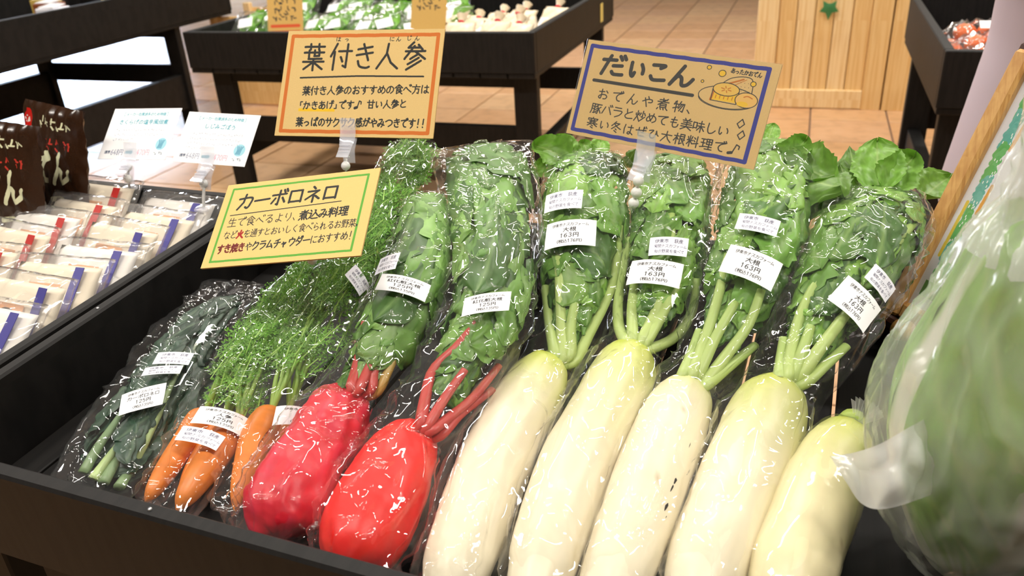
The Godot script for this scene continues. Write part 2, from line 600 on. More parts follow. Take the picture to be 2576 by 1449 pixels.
func main_trays() -> void:
	var m: Material = mats.black
	# the tray that holds the vegetables
	var a := -0.545
	var b := 0.789
	var f := -0.127
	var k := 0.50
	var bh := 0.105
	var th := 0.018
	var t := thing("display_table", "black slatted tray table loaded with bagged radishes, carrots and kale", "display table", tray((a + b) / 2, (f + k) / 2, -0.6))
	part("front_rail", beam(tray(a - th, f - th / 2, bh / 2 - 0.012), tray(b + th, f - th / 2, bh / 2 - 0.012), th, bh + 0.024, tn), m, t)
	part("back_rail", beam(tray(a - th, k + th / 2, bh / 2 - 0.012), tray(b + th, k + th / 2, bh / 2 - 0.012), th, bh + 0.024, tn), m, t)
	part("side_board", beam(tray(a - th / 2, f, bh / 2 - 0.012), tray(a - th / 2, k, bh / 2 - 0.012), th, bh + 0.024, tn), m, t)
	part("side_board", beam(tray(b + th / 2, f, bh / 2 - 0.012), tray(b + th / 2, k, bh / 2 - 0.012), th, bh + 0.024, tn), m, t)
	var x := 0.361 + 0.107 * 4
	while x > a + 0.01:
		var l := maxf(x - 0.107, a)
		part("plank", beam(tray((x + l) / 2, f, -0.009), tray((x + l) / 2, k, -0.009), x - l - 0.0045, 0.018, tn, 0.0015), m, t)
		x -= 0.107
	screws(t, [tray(-0.21, f - th / 2, bh), tray(0.15, f - th / 2, bh), tray(a - th / 2, 0.14, bh)], tn, 0.0022)
	for xx in [a + 0.06, b - 0.06]:
		for d in [f + 0.08, k - 0.08]:
			var p := tray(xx, d, -0.019)
			part("leg", beam(Vector3(p.x, 0, p.z), p, 0.09, 0.045, Vector3(0, 0, 1)), m, t)
	for d in [f + 0.08, k - 0.08]:
		part("lower_rail", beam(tray(a + 0.06, d, -0.36), tray(b - 0.06, d, -0.36), 0.028, 0.10), m, t)
	# its neighbour with the snack packets
	var b2 := a - th - 0.010 - th
	var a2 := b2 - 0.86
	var t2 := thing("display_table", "black slatted tray table holding rows of cream snack packets", "display table", tray((a2 + b2) / 2, (f + k) / 2, -0.6))
	part("front_rail", beam(tray(a2 - th, f - th / 2, bh / 2 - 0.012), tray(b2 + th, f - th / 2, bh / 2 - 0.012), th, bh + 0.024, tn), m, t2)
	part("back_rail", beam(tray(a2 - th, k + th / 2, bh / 2 - 0.012), tray(b2 + th, k + th / 2, bh / 2 - 0.012), th, bh + 0.024, tn), m, t2)
	for xx in [a2 - th / 2, b2 + th / 2]:
		part("side_board", beam(tray(xx, f, bh / 2 - 0.012), tray(xx, k, bh / 2 - 0.012), th, bh + 0.024, tn), m, t2)
	for i in 8:
		var xx := a2 + 0.86 * (i + 0.5) / 8
		part("plank", beam(tray(xx, f, -0.009), tray(xx, k, -0.009), 0.1035, 0.018, tn, 0.0015), m, t2)
	for xx in [a2 + 0.06, b2 - 0.06]:
		for d in [f + 0.08, k - 0.08]:
			var p := tray(xx, d, -0.019)
			part("leg", beam(Vector3(p.x, 0, p.z), p, 0.09, 0.045, Vector3(0, 0, 1)), m, t2)
	for d in [f + 0.08, k - 0.08]:
		part("lower_rail", beam(tray(a2 + 0.06, d, -0.36), tray(b2 - 0.06, d, -0.36), 0.028, 0.10), m, t2)

# ---------------------------------------------------------------- lettering: strokes on a 100 x 100 square, "~" marks a curved stroke
var strokes := {
	"は": "20 12 14 50 18 88/45 32 90 30/~70 12 70 70 60 88 45 82 52 68 72 74 92 88", "つ": "~8 38 50 22 88 34 88 62 50 84",
	"に": "18 14 13 50 18 88/48 28 86 26/~44 66 52 82 90 80", "ん": "~52 10 30 55 12 92 35 55 50 60 56 88 75 85 92 60",
	"し": "~30 10 28 60 40 88 65 84 86 62", "き": "22 26 80 18/18 46 84 38/44 8 68 64/~26 66 34 84 60 90 76 86",
	"の": "~52 22 44 70 24 82 12 60 26 32 56 18 84 34 86 62 60 86", "お": "14 32 60 28/~36 10 36 70 30 88 14 76 30 58 64 52 84 66 76 84 56 86/72 20 88 36",
	"す": "10 28 92 26/~56 8 56 52 44 62 34 50 46 40 58 50 56 74 36 94", "め": "~26 18 34 50 50 76/~66 12 50 62 22 80 12 62 30 38 66 30 88 50 84 74 62 88",
	"へ": "~8 58 34 30 50 46 92 76", "か": "~10 36 62 30 66 50 56 82 42 78/36 10 30 50 12 88/76 26 90 52",
	"あ": "18 26 80 22/~42 8 42 50 50 84/~66 38 44 76 22 84 14 66 40 46 74 46 88 64 80 82 62 90", "け": "18 14 13 50 18 86/42 34 92 32/~70 10 71 56 54 90",
	"て": "~10 26 88 18 54 34 40 58 52 82 74 86", "と": "30 10 38 44/~78 26 34 50 22 70 40 86 84 82",
	"や": "~10 52 50 34 84 34 84 54 58 58/50 10 60 28/26 24 50 92", "み": "~22 20 58 18 40 56 20 84 10 68 34 56 90 72/~74 38 72 66 54 92",
	"た": "12 28 60 24/38 8 14 90/52 50 84 46/~50 76 60 86 90 84", "い": "~18 24 20 68 32 82 40 66/~72 28 84 48 84 66",
	"こ": "~24 22 74 20 58 32/~20 70 34 84 82 80", "せ": "8 42 92 34/70 10 70 56 58 54/~32 16 32 72 44 86 80 84",
	"ひ": "~10 26 44 20 22 54 30 82 56 80 70 46 70 20 78 46 92 58", "も": "~44 8 36 66 48 90 74 84 80 62/20 32 68 30/18 54 66 52",
	"る": "~22 16 70 14 36 44 18 62 50 42 80 54 78 80 54 90 42 78 52 70 64 80", "よ": "52 30 84 28/~52 8 53 66 40 88 22 80 32 68 60 74 86 88",
	"り": "~28 14 24 44 32 56/~70 12 72 54 48 92", "な": "12 28 54 24/34 8 12 60/68 24 88 40/~64 46 66 78 50 90 38 80 50 70 68 76 86 90",
	"を": "16 24 78 20/~46 8 18 56 46 44 54 66/~88 44 48 64 38 82 56 92 84 88", "く": "~68 10 28 48 70 90",
	"ら": "~38 10 54 22/~28 30 22 66 50 50 80 60 74 82 40 92", "れ": "26 8 26 92/~10 30 34 28 8 74 40 42 62 32 64 76 74 86 92 70",
	"ほ": "18 12 13 50 18 88/46 20 86 20/44 44 90 44/~68 20 68 72 58 88 46 80 56 70 74 76 90 88", "う": "34 10 62 18/~18 42 56 32 78 48 68 76 40 94",
	"サ": "8 32 92 32/30 10 30 58/~68 10 68 60 40 92", "ク": "36 8 28 32 10 54/~34 26 82 26 66 66 26 94", "ハ": "34 24 10 82/62 22 90 82",
	"ラ": "22 14 78 14/~14 40 84 40 70 72 30 94", "カ": "~12 32 84 30 80 70 68 88 56 82/46 8 40 54 12 92", "ー": "8 52 92 48",
	"ホ": "10 32 90 30/50 8 50 88 42 84/30 50 14 78/70 50 88 76", "ロ": "18 20 18 84/18 20 82 20 82 84/18 80 82 80", "ネ": "44 8 56 20/18 34 78 32 12 76/52 54 52 94/62 60 86 78",
	"ム": "44 12 16 80 84 72/64 48 90 90", "チ": "76 10 24 24/8 48 92 44/~54 20 54 62 30 94", "ヤ": "~10 44 88 28 64 56/34 16 54 94",
	"ウ": "50 8 50 26/18 28 18 52/~18 28 84 28 76 64 40 94", "タ": "36 8 28 32 10 54/~34 26 82 26 66 66 26 94/34 50 64 64", "ナ": "8 36 92 34/~54 8 52 56 24 94",
	"ス": "~20 18 76 16 52 58 12 90/56 56 88 90", "フ": "~16 20 84 20 72 62 26 92", "ア": "~10 20 86 20 60 48/~48 36 44 70 18 92", "メ": "~76 10 54 56 16 90/28 36 76 76",
	"葉": "8 16 92 16/32 6 32 26/68 6 68 26/8 36 92 36/28 28 28 58/28 58 84 58/52 28 52 48/72 28 72 48/52 48 72 48/6 68 94 68/50 58 50 98/48 70 10 94/52 70 90 94",
	"付": "30 6 8 50/22 34 22 96/40 32 96 32/76 8 76 88 64 82/50 52 60 68", "人": "50 8 46 42 8 92/48 42 66 72 94 92",
	"参": "42 4 22 22 72 22/62 12 80 28/12 34 92 34/46 16 10 60/54 36 94 60/60 46 34 60/68 56 26 78/78 66 22 96",
	"食": "50 4 6 38/50 4 94 36/50 16 50 26/28 34 72 34 72 64/28 34 28 92/28 49 72 49/28 64 72 64/28 92 50 82/86 66 58 78/46 64 92 96",
	"方": "50 4 50 20/8 24 92 24/~42 24 36 66 10 94/40 46 80 46 74 90 60 86", "甘": "6 30 94 30/28 8 28 92/72 8 72 92/28 58 72 58/28 90 72 90",
	"感": "20 16 90 16/20 16 18 50 8 64/30 30 54 30/30 40 54 40 54 58 30 58 30 40/66 4 70 40 94 66/84 36 62 60/80 6 88 14/14 74 8 90/34 70 34 92 70 92 74 82/54 70 60 80/82 72 92 86",
	"煮": "20 18 78 18/48 4 48 34/6 34 94 34/84 8 12 60/30 48 76 48 76 78/30 48 30 78/30 62 76 62/30 77 76 77/16 84 8 96/36 86 40 96/58 86 62 96/80 84 92 96",
	"物": "20 12 12 36/10 32 44 32/28 6 28 96/6 66 46 54/62 8 46 44/56 28 92 28 86 90 74 84/70 28 48 66/82 30 56 84",
	"豚": "12 12 12 70 6 94/12 12 36 12 36 90 28 88/12 34 36 34/12 54 36 54/44 14 96 14/70 14 44 40/60 28 70 60 66 92 56 88/64 46 42 64/68 62 42 86/90 34 72 50/70 46 94 86",
	"炒": "12 30 16 46/40 24 34 42/26 8 26 50 6 94/26 56 44 88/70 6 70 58 60 54/54 24 46 46/82 22 94 42/90 54 48 96",
	"美": "30 4 38 16/70 4 60 16/14 20 86 20/20 36 80 36/8 52 92 52/50 20 50 52/6 70 94 70/50 54 48 72 8 96/52 72 92 96",
	"味": "8 22 8 72/8 22 34 22 34 66/8 66 34 66/48 26 88 26/40 48 96 48/68 6 68 96/66 50 40 84/70 50 96 84",
	"寒": "50 2 50 12/10 14 8 26/10 14 92 14 86 26/20 30 80 30/24 42 76 42/36 22 36 56/64 22 64 56/6 56 94 56/40 58 8 78/60 58 94 78/44 70 58 78/40 86 60 96",
	"冬": "42 4 10 44/36 18 76 18 14 70/32 28 62 50 92 64/44 66 56 74/36 82 60 96", "大": "8 36 92 36/50 6 48 40 10 94/50 40 64 70 92 94",
	"根": "6 28 44 28/26 6 26 96/26 32 6 68/28 40 42 56/54 10 88 10 88 46/54 28 88 28/54 46 88 46/54 10 54 92 74 80/92 54 74 66/66 50 96 94",
	"料": "10 16 16 36/44 12 38 34/6 44 48 44/26 6 26 96/24 48 6 78/30 48 48 72/60 18 70 28/58 40 68 50/52 70 96 60/84 6 84 96",
	"理": "8 14 42 14/8 44 40 44/4 80 44 72/25 14 25 76/52 10 92 10 92 52/52 10 52 52/52 31 92 31/52 52 92 52/72 10 72 92/50 72 94 72/44 92 98 92",
	"生": "26 8 10 44/22 28 84 28/16 56 82 56/8 90 94 90/52 6 52 90", "込": "12 10 24 22/6 40 26 40 22 72/22 72 6 90/16 82 44 94 96 92/54 12 66 14 62 40 38 72/64 36 94 70",
	"火": "20 34 26 52/80 28 66 48/50 6 46 50 8 94/50 46 64 72 94 94",
	"通": "12 8 24 20/6 38 26 38 20 72/20 72 6 90/16 82 44 94 96 92/42 8 86 8 62 22/44 26 44 78/44 26 88 26 88 76 80 76/44 43 88 43/44 59 88 59/66 26 66 76",
	"野": "10 8 46 8 46 46 10 46 10 8/10 27 46 27/28 8 28 86/8 64 48 64/4 90 50 82/56 10 90 10 70 28/64 24 78 36/54 42 96 42 84 56/76 42 76 92 62 88",
	"菜": "8 14 92 14/32 4 32 24/68 4 68 24/82 28 18 34/22 42 28 52/48 38 52 50/80 36 70 50/6 62 94 62/50 52 50 98/46 64 10 92/54 64 92 92",
	"焼": "12 30 14 46/38 24 32 42/25 8 25 50 6 94/25 56 40 86/46 20 94 20/68 6 68 32/46 36 94 36/58 20 58 36/80 20 80 36/44 54 96 54/60 54 56 78 42 94/78 54 78 88 96 88 96 78",
	"伊": "28 6 6 50/20 36 20 96/40 16 86 16 86 66/34 42 96 42/40 66 86 66/64 16 60 70 38 96", "東": "10 18 90 18/22 32 78 32 78 62 22 62 22 32/22 47 78 47/50 4 50 98/48 62 8 92/52 62 92 92",
	"市": "50 4 50 20/8 22 92 22/22 38 22 82/22 38 80 38 80 78 70 76/50 22 50 98", "円": "14 12 14 94/14 12 86 12 86 92 76 90/50 12 50 52/14 52 86 52",
	"税": "40 8 10 16/6 32 46 32/26 12 26 96/26 36 6 70/28 40 44 58/56 6 64 18/90 6 80 18/54 24 90 24 90 46 54 46 54 24/66 46 62 72 46 94/78 46 78 90 96 90 96 78",
	"紅": "28 4 12 26 32 26/38 16 10 50 44 46/27 50 27 94/14 60 8 82/38 58 44 74/54 16 92 16/72 16 72 86/48 88 98 88", "化": "32 6 6 52/22 36 22 96/86 24 48 46/56 8 56 84 94 84 94 66",
	"粧": "8 16 14 32/38 12 32 32/4 42 44 42/24 6 24 96/22 46 4 76/28 46 42 70/70 4 70 14/50 18 96 18/50 18 48 60 40 94/60 46 92 46/76 30 76 88/56 88 98 88",
	"荻": "8 14 92 14/32 4 32 24/68 4 68 24/34 30 12 48/16 30 36 60 30 94 18 88/34 54 8 80/52 44 56 58/90 40 82 54/70 30 68 62 46 96/70 62 92 96",
	"産": "50 2 50 12/14 14 88 14/34 20 42 30/66 18 58 32/10 36 92 36/12 36 12 66 4 96/34 44 24 60/30 52 84 52/30 70 80 70/20 92 94 92/54 42 54 92",
	"菊": "8 12 92 12/32 4 32 22/68 4 68 22/30 26 10 48/26 36 90 36 84 92 72 88/34 44 40 54/66 42 58 54/24 62 74 62/49 42 49 92/46 64 24 82/52 64 72 80",
	"間": "10 8 10 96/10 8 42 8 42 36/10 22 42 22/10 36 42 36/58 8 90 8 90 94 82 92/58 8 58 36/58 22 90 22/58 36 90 36/34 50 66 50 66 84 34 84 34 50/34 67 66 67",
	"旬": "36 4 10 42/26 22 90 22 84 90 70 86/26 40 64 40 64 76 26 76 26 40/26 58 64 58",
	"常": "50 2 50 16/24 6 32 16/76 4 68 16/10 20 8 34/10 20 92 20 88 32/32 32 68 32 68 46 32 46 32 32/20 56 20 88/20 56 82 56 82 84 74 84/50 46 50 98",
	"在": "8 24 92 24/44 4 10 62/26 44 26 96/44 50 90 50/66 34 66 88/36 90 96 90", "庫": "52 2 52 12/14 14 92 14/14 14 12 60 4 94/26 26 88 26/34 38 80 38 80 64 34 64 34 38/34 51 80 51/22 78 94 78/57 18 57 98",
	"過": "12 8 24 20/6 38 26 38 20 72/20 72 6 90/16 82 44 94 96 92/50 8 80 8 80 34/50 8 50 34/44 36 44 76/44 36 88 36 88 74 80 74/58 48 74 48 74 62 58 62 58 48",
	"多": "48 4 20 26/42 14 72 14 14 48/40 26 52 34/58 42 26 66/52 52 86 52 16 96/48 66 62 76",
	"特": "20 12 12 36/10 32 44 32/28 6 28 96/6 66 46 54/52 18 88 18/70 4 70 34/46 36 96 36/46 54 96 54/82 38 82 90 70 86/56 66 66 78",
	"価": "28 6 6 50/20 36 20 96/36 14 96 14/40 34 92 34 92 90/40 34 40 90/40 86 92 86/58 14 58 86/74 14 74 86",
	"塩": "4 36 36 36/20 10 20 80/4 84 38 74/52 4 42 26/48 16 92 16/52 32 84 32 84 52 52 52 52 32/46 64 88 64 88 92/46 64 46 92/60 64 60 92/74 64 74 92/38 93 98 93",
	"辛": "50 2 50 14/16 16 84 16/34 24 40 36/68 22 60 38/8 42 92 42/16 64 84 64/50 42 50 98",
	"風": "16 8 12 66 4 94/16 8 84 8 84 80 96 92 98 76/66 20 34 30/32 40 68 40 68 60 32 60 32 40/50 26 50 80/28 84 66 76/64 66 74 84",
	"佃": "28 6 6 50/20 36 20 96/42 18 92 18 92 86 42 86 42 18/67 18 67 86/42 52 92 52",
	"0": "~50 8 26 28 26 72 50 92 74 72 74 28 50 8", "1": "32 26 52 8 52 92", "2": "~26 28 48 8 74 26 60 54 26 90/26 90 76 90", "3": "~28 16 54 8 72 28 50 46/~50 46 76 66 56 92 26 84",
	"4": "60 8 22 66 80 66/62 42 62 94", "5": "72 10 32 10 28 46/~28 46 58 38 76 62 58 90 26 84", "6": "~70 14 40 24 26 64 46 92 72 76 66 52 42 48 28 64", "7": "24 12 76 12 46 92", "8": "~50 46 28 28 50 8 72 28 50 46 24 68 50 92 76 68 50 46",
	"(": "~74 4 50 50 74 98", ")": "~26 4 50 50 26 98", "、": "16 66 38 90", "。": "~14 78 26 68 36 80 24 90 14 78", "!": "52 8 48 62/46 84 48 90", "「": "78 12 46 12 46 50", "」": "54 48 54 88 22 88",
	"【": "76 4 40 4 40 96 76 96", "】": "24 4 60 4 60 96 24 96",
}
const VOICED := {"じ": "し", "べ": "へ", "げ": "け", "で": "て", "が": "か", "だ": "た", "ぜ": "せ", "ど": "と", "バ": "ハ", "ボ": "ホ", "ダ": "タ", "ご": "こ", "ぼ": "ほ"}
const SMALL := {"っ": "つ", "ャ": "ヤ", "ァ": "ア", "ょ": "よ"}
var brushes := {}
func brush(w: float, col: Color) -> Image:
	var key := [snappedf(w, 0.25), col.to_rgba32()]
	if not brushes.has(key):
		var n := int(ceil(w)) + 3
		var im := Image.create(n, n, false, Image.FORMAT_RGBA8)
		for y in n:
			for x in n:
				var d := Vector2(x - (n - 1) * 0.5, y - (n - 1) * 0.5).length()
				im.set_pixel(x, y, Color(col.r, col.g, col.b, clampf(w * 0.5 - d + 0.5, 0, 1)))
		brushes[key] = im
	return brushes[key]

func pen(im: Image, pts: Array, w: float, col: Color, wobble := 0.0) -> void:
	var b := brush(w, col)
	var hb := b.get_width() * 0.5
	var full := Rect2i(0, 0, b.get_width(), b.get_height())
	var step := maxf(0.8, w * 0.2)
	for k in pts.size() - 1:
		var a: Vector2 = pts[k]
		var c: Vector2 = pts[k + 1]
		var n := maxi(1, int(a.distance_to(c) / step))
		for i in n + 1:
			var p := a.lerp(c, float(i) / n)
			if wobble > 0: p += Vector2(0, sin(p.x * 0.045 + p.y * 0.06) * wobble)
			im.blend_rect(b, full, Vector2i(roundi(p.x - hb), roundi(p.y - hb)))

func glyph(im: Image, ch: String, o: Vector2, ax: Vector2, ay: Vector2, w: float, col: Color, jit := 0.0) -> void:
	var extra := ""
	if VOICED.has(ch):
		extra = "/72 6 80 20/86 2 94 16"
		ch = VOICED[ch]
	elif ch == "ぱ":
		extra = "/~86 4 78 12 86 20 94 12 86 4"
		ch = "は"
	if SMALL.has(ch):
		ch = SMALL[ch]
		o += ay * 0.34 + ax * 0.12
		ax *= 0.66
		ay *= 0.66
	if ch == "♪":
		pen(im, [o + ax * 0.40 + ay * 0.85, o + ax * 0.62 + ay * 0.12, o + ax * 0.86 + ay * 0.22, o + ax * 0.84 + ay * 0.46], w, col)
		pen(im, [o + ax * 0.14 + ay * 0.86, o + ax * 0.36 + ay * 0.80], w * 2.6, col)
		return
	if not strokes.has(ch): return
	for st in (strokes[ch] + extra).split("/"):
		var smooth: bool = st.begins_with("~")
		var nums: PackedFloat64Array = st.trim_prefix("~").split_floats(" ")
		var pts := []
		for k in range(0, nums.size() - 1, 2):
			var q := Vector2(nums[k], nums[k + 1]) / 100.0
			if jit > 0: q += Vector2(sin(k * 3.7 + o.x), cos(k * 2.9 + o.y)) * jit
			pts.append(o + ax * q.x + ay * q.y)
		if smooth and pts.size() > 2: pts = curve(pts, (pts.size() - 1) * 7)
		pen(im, pts, w, col)

# a line of print too small to read: short uneven marks
func marks_line(im: Image, a: Vector2, b: Vector2, size: float, w: float, col: Color, seed_: int) -> void:
	var r := RandomNumberGenerator.new()
	r.seed = seed_
	var d := (b - a).normalized()
	var x := 0.0
	while x < a.distance_to(b):
		var p := a + d * x
		for k in 3:
			var o := Vector2(r.randf_range(0, 0.8), r.randf_range(-0.5, 0.5)) * size
			var e := [Vector2(0.5, 0), Vector2(0, 0.5), Vector2(0.3, 0.3)][r.randi() % 3] as Vector2
			pen(im, [p + o - e * size * 0.5, p + o + e * size * 0.5], w, col)
		x += size * 1.15

# a line of writing from a to b (baseline middle), fitted to that length
func write(im: Image, text: String, a: Vector2, b: Vector2, size: float, w: float, col: Color, jit := 0.0, marks := {}) -> void:
	var n := 0.0
	for ch in text:
		n += 0.62 if ch in "0123456789()、。!「」 " else 1.0
	var dir := (b - a).normalized()
	var per := a.distance_to(b) / n
	var s := minf(size, per * 1.02)
	var ay := Vector2(-dir.y, dir.x) * size
	var p := a
	var i := 0
	for ch in text:
		var f := 0.62 if ch in "0123456789()、。!「」 " else 1.0
		var c: Color = marks.get(i, [col, w])[0]
		var ww: float = marks.get(i, [col, w])[1]
		var gx := dir * minf(s, per * f * 1.25)
		glyph(im, ch, p + dir * (per * f - gx.length()) * 0.5 - ay * 0.5, gx, ay, ww, c, jit)
		p += dir * per * f
		i += 1

func blank(w: int, h: int, col: Color, grainy := 0.0, seed_ := 1) -> Image:
	var im := Image.create(w, h, false, Image.FORMAT_RGBA8)
	im.fill(col)
	if grainy > 0:
		var r := RandomNumberGenerator.new()
		r.seed = seed_
		for k in w * h / 14:
			var d := r.randf_range(-grainy, grainy)
			im.fill_rect(Rect2i(r.randi() % w, r.randi() % h, r.randi_range(1, 7), r.randi_range(1, 2)), Color(col.r + d, col.g + d, col.b + d * 0.9))
	return im

func tex(im: Image) -> ImageTexture:
	return ImageTexture.create_from_image(im)

func printed(im: Image, rough := 0.7, name_ := "print") -> StandardMaterial3D:
	var m := std(Color.WHITE, rough, name_)
	m.albedo_texture = tex(im)
	m.texture_repeat = false
	return m

func box_line(im: Image, x0: float, y0: float, x1: float, y1: float, w: float, col: Color, wob: float) -> void:
	pen(im, [Vector2(x0, y0), Vector2(x1, y0)], w, col, wob)
	pen(im, [Vector2(x1, y0), Vector2(x1, y1)], w, col)
	pen(im, [Vector2(x1, y1), Vector2(x0, y1)], w, col, wob)
	pen(im, [Vector2(x0, y1), Vector2(x0, y0)], w, col)

const INK := Color(0.17, 0.18, 0.17)
const CARD := Color(0.88, 0.75, 0.49)
func sign_carrot() -> StandardMaterial3D:
	var w := 1200
	var h := 800
	var im := blank(w, h, CARD, 0.022, 3)
	var P := func(u: float, v: float) -> Vector2: return Vector2(u * w, v * h)
	box_line(im, 0.036 * w, 0.052 * h, 0.964 * w, 0.955 * h, 27, Color(0.82, 0.44, 0.16), 1.0)
	for q in [["葉", 0.19], ["付", 0.365], ["き", 0.515], ["人", 0.665], ["参", 0.83]]:
		glyph(im, q[0], P.call(q[1] - 0.075, 0.115), Vector2(0.15 * w, 0), Vector2(0, 0.275 * h), 17, INK, 0.012)
	write(im, "はっ", P.call(0.31, 0.085), P.call(0.42, 0.085), 40, 4, INK)
	write(im, "にん", P.call(0.66, 0.09), P.call(0.74, 0.09), 40, 4, INK)
	write(im, "じん", P.call(0.76, 0.085), P.call(0.86, 0.085), 40, 4, INK)
	pen(im, [P.call(0.12, 0.452), P.call(0.5, 0.435), P.call(0.90, 0.44)], 12, INK)
	write(im, "葉付き人参のおすすめの食べ方は", P.call(0.145, 0.575), P.call(0.945, 0.555), 74, 8, INK, 0.015)
	im.fill_rect(Rect2i(int(0.135 * w), int(0.742 * h), int(0.235 * w), 22), Color(0.93, 0.75, 0.12))
	write(im, "「かきあげ」です♪ 甘い人参と", P.call(0.13, 0.715), P.call(0.82, 0.690), 70, 8, INK, 0.015)
	write(im, "葉っぱのサクサク感がやみつきです!!", P.call(0.13, 0.868), P.call(0.945, 0.868), 74, 9, INK, 0.015)
	return printed(im, 0.8, "carrot sign print")

func disc(im: Image, c: Vector2, rx: float, ry: float, fill: Color, line: Color, lw: float, from := 0.0, to := TAU) -> void:
	if fill.a > 0:
		for y in range(int(c.y - ry), int(c.y + ry) + 1):
			var f := 1.0 - pow((y - c.y) / ry, 2)
			if f > 0: im.fill_rect(Rect2i(int(c.x - rx * sqrt(f)), y, int(2 * rx * sqrt(f)), 1), fill)
	var pts := []
	for k in 33:
		var a := lerpf(from, to, k / 32.0)
		pts.append(c + Vector2(cos(a) * rx, sin(a) * ry))
	pen(im, pts, lw, line)

func sign_radish() -> StandardMaterial3D:
	var w := 1400
	var h := 740
	var card := Color(0.86, 0.73, 0.48)
	var im := blank(w, h, card, 0.022, 5)
	var P := func(u: float, v: float) -> Vector2: return Vector2(u * w, v * h)
	var blue := Color(0.16, 0.20, 0.58)
	box_line(im, 0.030 * w, 0.058 * h, 0.950 * w, 0.945 * h, 29, blue, 1.5)
	for q in [["だ", 0.095, 0.15], ["い", 0.255, 0.10], ["こ", 0.36, 0.12], ["ん", 0.475, 0.14]]:
		glyph(im, q[0], P.call(q[1], 0.115), Vector2(q[2] * w, 0), Vector2(0, 0.235 * h), 27, INK)
	pen(im, [P.call(0.085, 0.405), P.call(0.62, 0.405)], 25, INK)
	write(im, "あったかおでん", P.call(0.775, 0.115), P.call(0.925, 0.125), 40, 5, INK)
	# the drawing: plate, triangle, round slice, egg
	var yel := Color(0.93, 0.76, 0.16)
	var brn := Color(0.76, 0.45, 0.12)
	disc(im, P.call(0.788, 0.375), 0.140 * w, 0.105 * h, Color(0, 0, 0, 0), INK, 5)
	disc(im, P.call(0.788, 0.392), 0.138 * w, 0.095 * h, Color(0, 0, 0, 0), INK, 4, 0.1, PI - 0.1)
	pen(im, curve([P.call(0.74, 0.27), P.call(0.785, 0.19), P.call(0.85, 0.16), P.call(0.89, 0.19), P.call(0.90, 0.34)], 24), 5, INK)
	pen(im, [P.call(0.765, 0.255), P.call(0.845, 0.185)], 12, brn)
	pen(im, [P.call(0.80, 0.262), P.call(0.86, 0.185)], 4, brn)
	for k in 9:
		im.fill_rect(Rect2i(int((0.835 + 0.018 * (k % 3) + 0.006 * (k / 3)) * w), int((0.215 + 0.038 * (k / 3)) * h), 4, 4), INK)
	for y in range(int(0.31 * h), int(0.415 * h)):
		im.fill_rect(Rect2i(int(0.712 * w), y, int(0.125 * w), 1), yel)
	pen(im, [P.call(0.718, 0.33), P.call(0.712, 0.415)], 16, brn)
	pen(im, [P.call(0.712, 0.31), P.call(0.714, 0.42), P.call(0.838, 0.428), P.call(0.840, 0.31)], 5, INK)
	disc(im, P.call(0.776, 0.30), 0.064 * w, 0.062 * h, Color(0.90, 0.74, 0.34), INK, 5)
	for k in 6:
		var a := k * TAU / 6 + 0.3
		pen(im, [P.call(0.776, 0.30) + Vector2(cos(a) * 14, sin(a) * 9), P.call(0.776, 0.30) + Vector2(cos(a) * 36, sin(a) * 22)], 6, brn)
	for k in 5:
		pen(im, [P.call(0.735 + 0.02 * k, 0.365), P.call(0.734 + 0.02 * k, 0.395)], 5, brn)
	disc(im, P.call(0.882, 0.375), 0.053 * w, 0.072 * h, Color(0.92, 0.74, 0.40), INK, 5)
	disc(im, P.call(0.868, 0.415), 0.026 * w, 0.022 * h, yel, yel, 3)
	pen(im, curve([P.call(0.868, 0.348), P.call(0.885, 0.336), P.call(0.908, 0.352)], 8), 7, brn)
	for q in [[0.668, 0.115, 15], [0.738, 0.155, 24], [0.652, 0.255, 10], [0.895, 0.215, 18]]:
		disc(im, P.call(q[0], q[1]), q[2], q[2] * 0.95, yel, INK, 4)
	write(im, "おでんや煮物、", P.call(0.115, 0.535), P.call(0.66, 0.535), 92, 8, INK, 0.012)
	write(im, "豚バラと炒めても美味しい", P.call(0.105, 0.69), P.call(0.845, 0.69), 88, 8, INK, 0.012)
	write(im, "寒い冬はぜひ大根料理で♪", P.call(0.10, 0.845), P.call(0.92, 0.845), 88, 8, INK, 0.012)
	for q in [[0.885, 0.595], [0.900, 0.70]]:
		var c: Vector2 = P.call(q[0], q[1])
		pen(im, [c + Vector2(-22, 6), c + Vector2(6, -30), c + Vector2(26, 2), c + Vector2(0, 34), c + Vector2(-22, 6)], 7, INK)
	return printed(im, 0.8, "radish sign print")

func sign_kale() -> StandardMaterial3D:
	var w := 1200
	var h := 700
	var im := blank(w, h, Color(0.89, 0.76, 0.47), 0.022, 8)
	var P := func(u: float, v: float) -> Vector2: return Vector2(u * w, v * h)
	box_line(im, 0.050 * w, 0.065 * h, 0.935 * w, 0.935 * h, 17, Color(0.36, 0.64, 0.23), 1.0)
	write(im, "カーボロネロ", P.call(0.105, 0.24), P.call(0.775, 0.235), 150, 17, INK, 0.01)
	pen(im, [P.call(0.085, 0.395), P.call(0.80, 0.355)], 7, INK)
	var bold := {}
	for k in range(8, 14): bold[k] = [INK, 10.0]
	write(im, "生で食べるより、煮込み料理", P.call(0.085, 0.485), P.call(0.86, 0.475), 84, 5.5, INK, 0.012, bold)
	write(im, "など火を通すとおいしく食べられるお野菜。", P.call(0.085, 0.635), P.call(0.955, 0.625), 70, 5, INK, 0.012, {2: [Color(0.62, 0.10, 0.08), 13.0]})
	var red := {}
	for k in 4: red[k] = [Color(0.42, 0.12, 0.10), 11.0]
	for k in range(5, 13): red[k] = [INK, 9.5]
	write(im, "すき焼きやクラムチャウダーにおすすめ!", P.call(0.07, 0.795), P.call(0.925, 0.765), 76, 6, INK, 0.012, red)
	return printed(im, 0.8, "kale sign print")

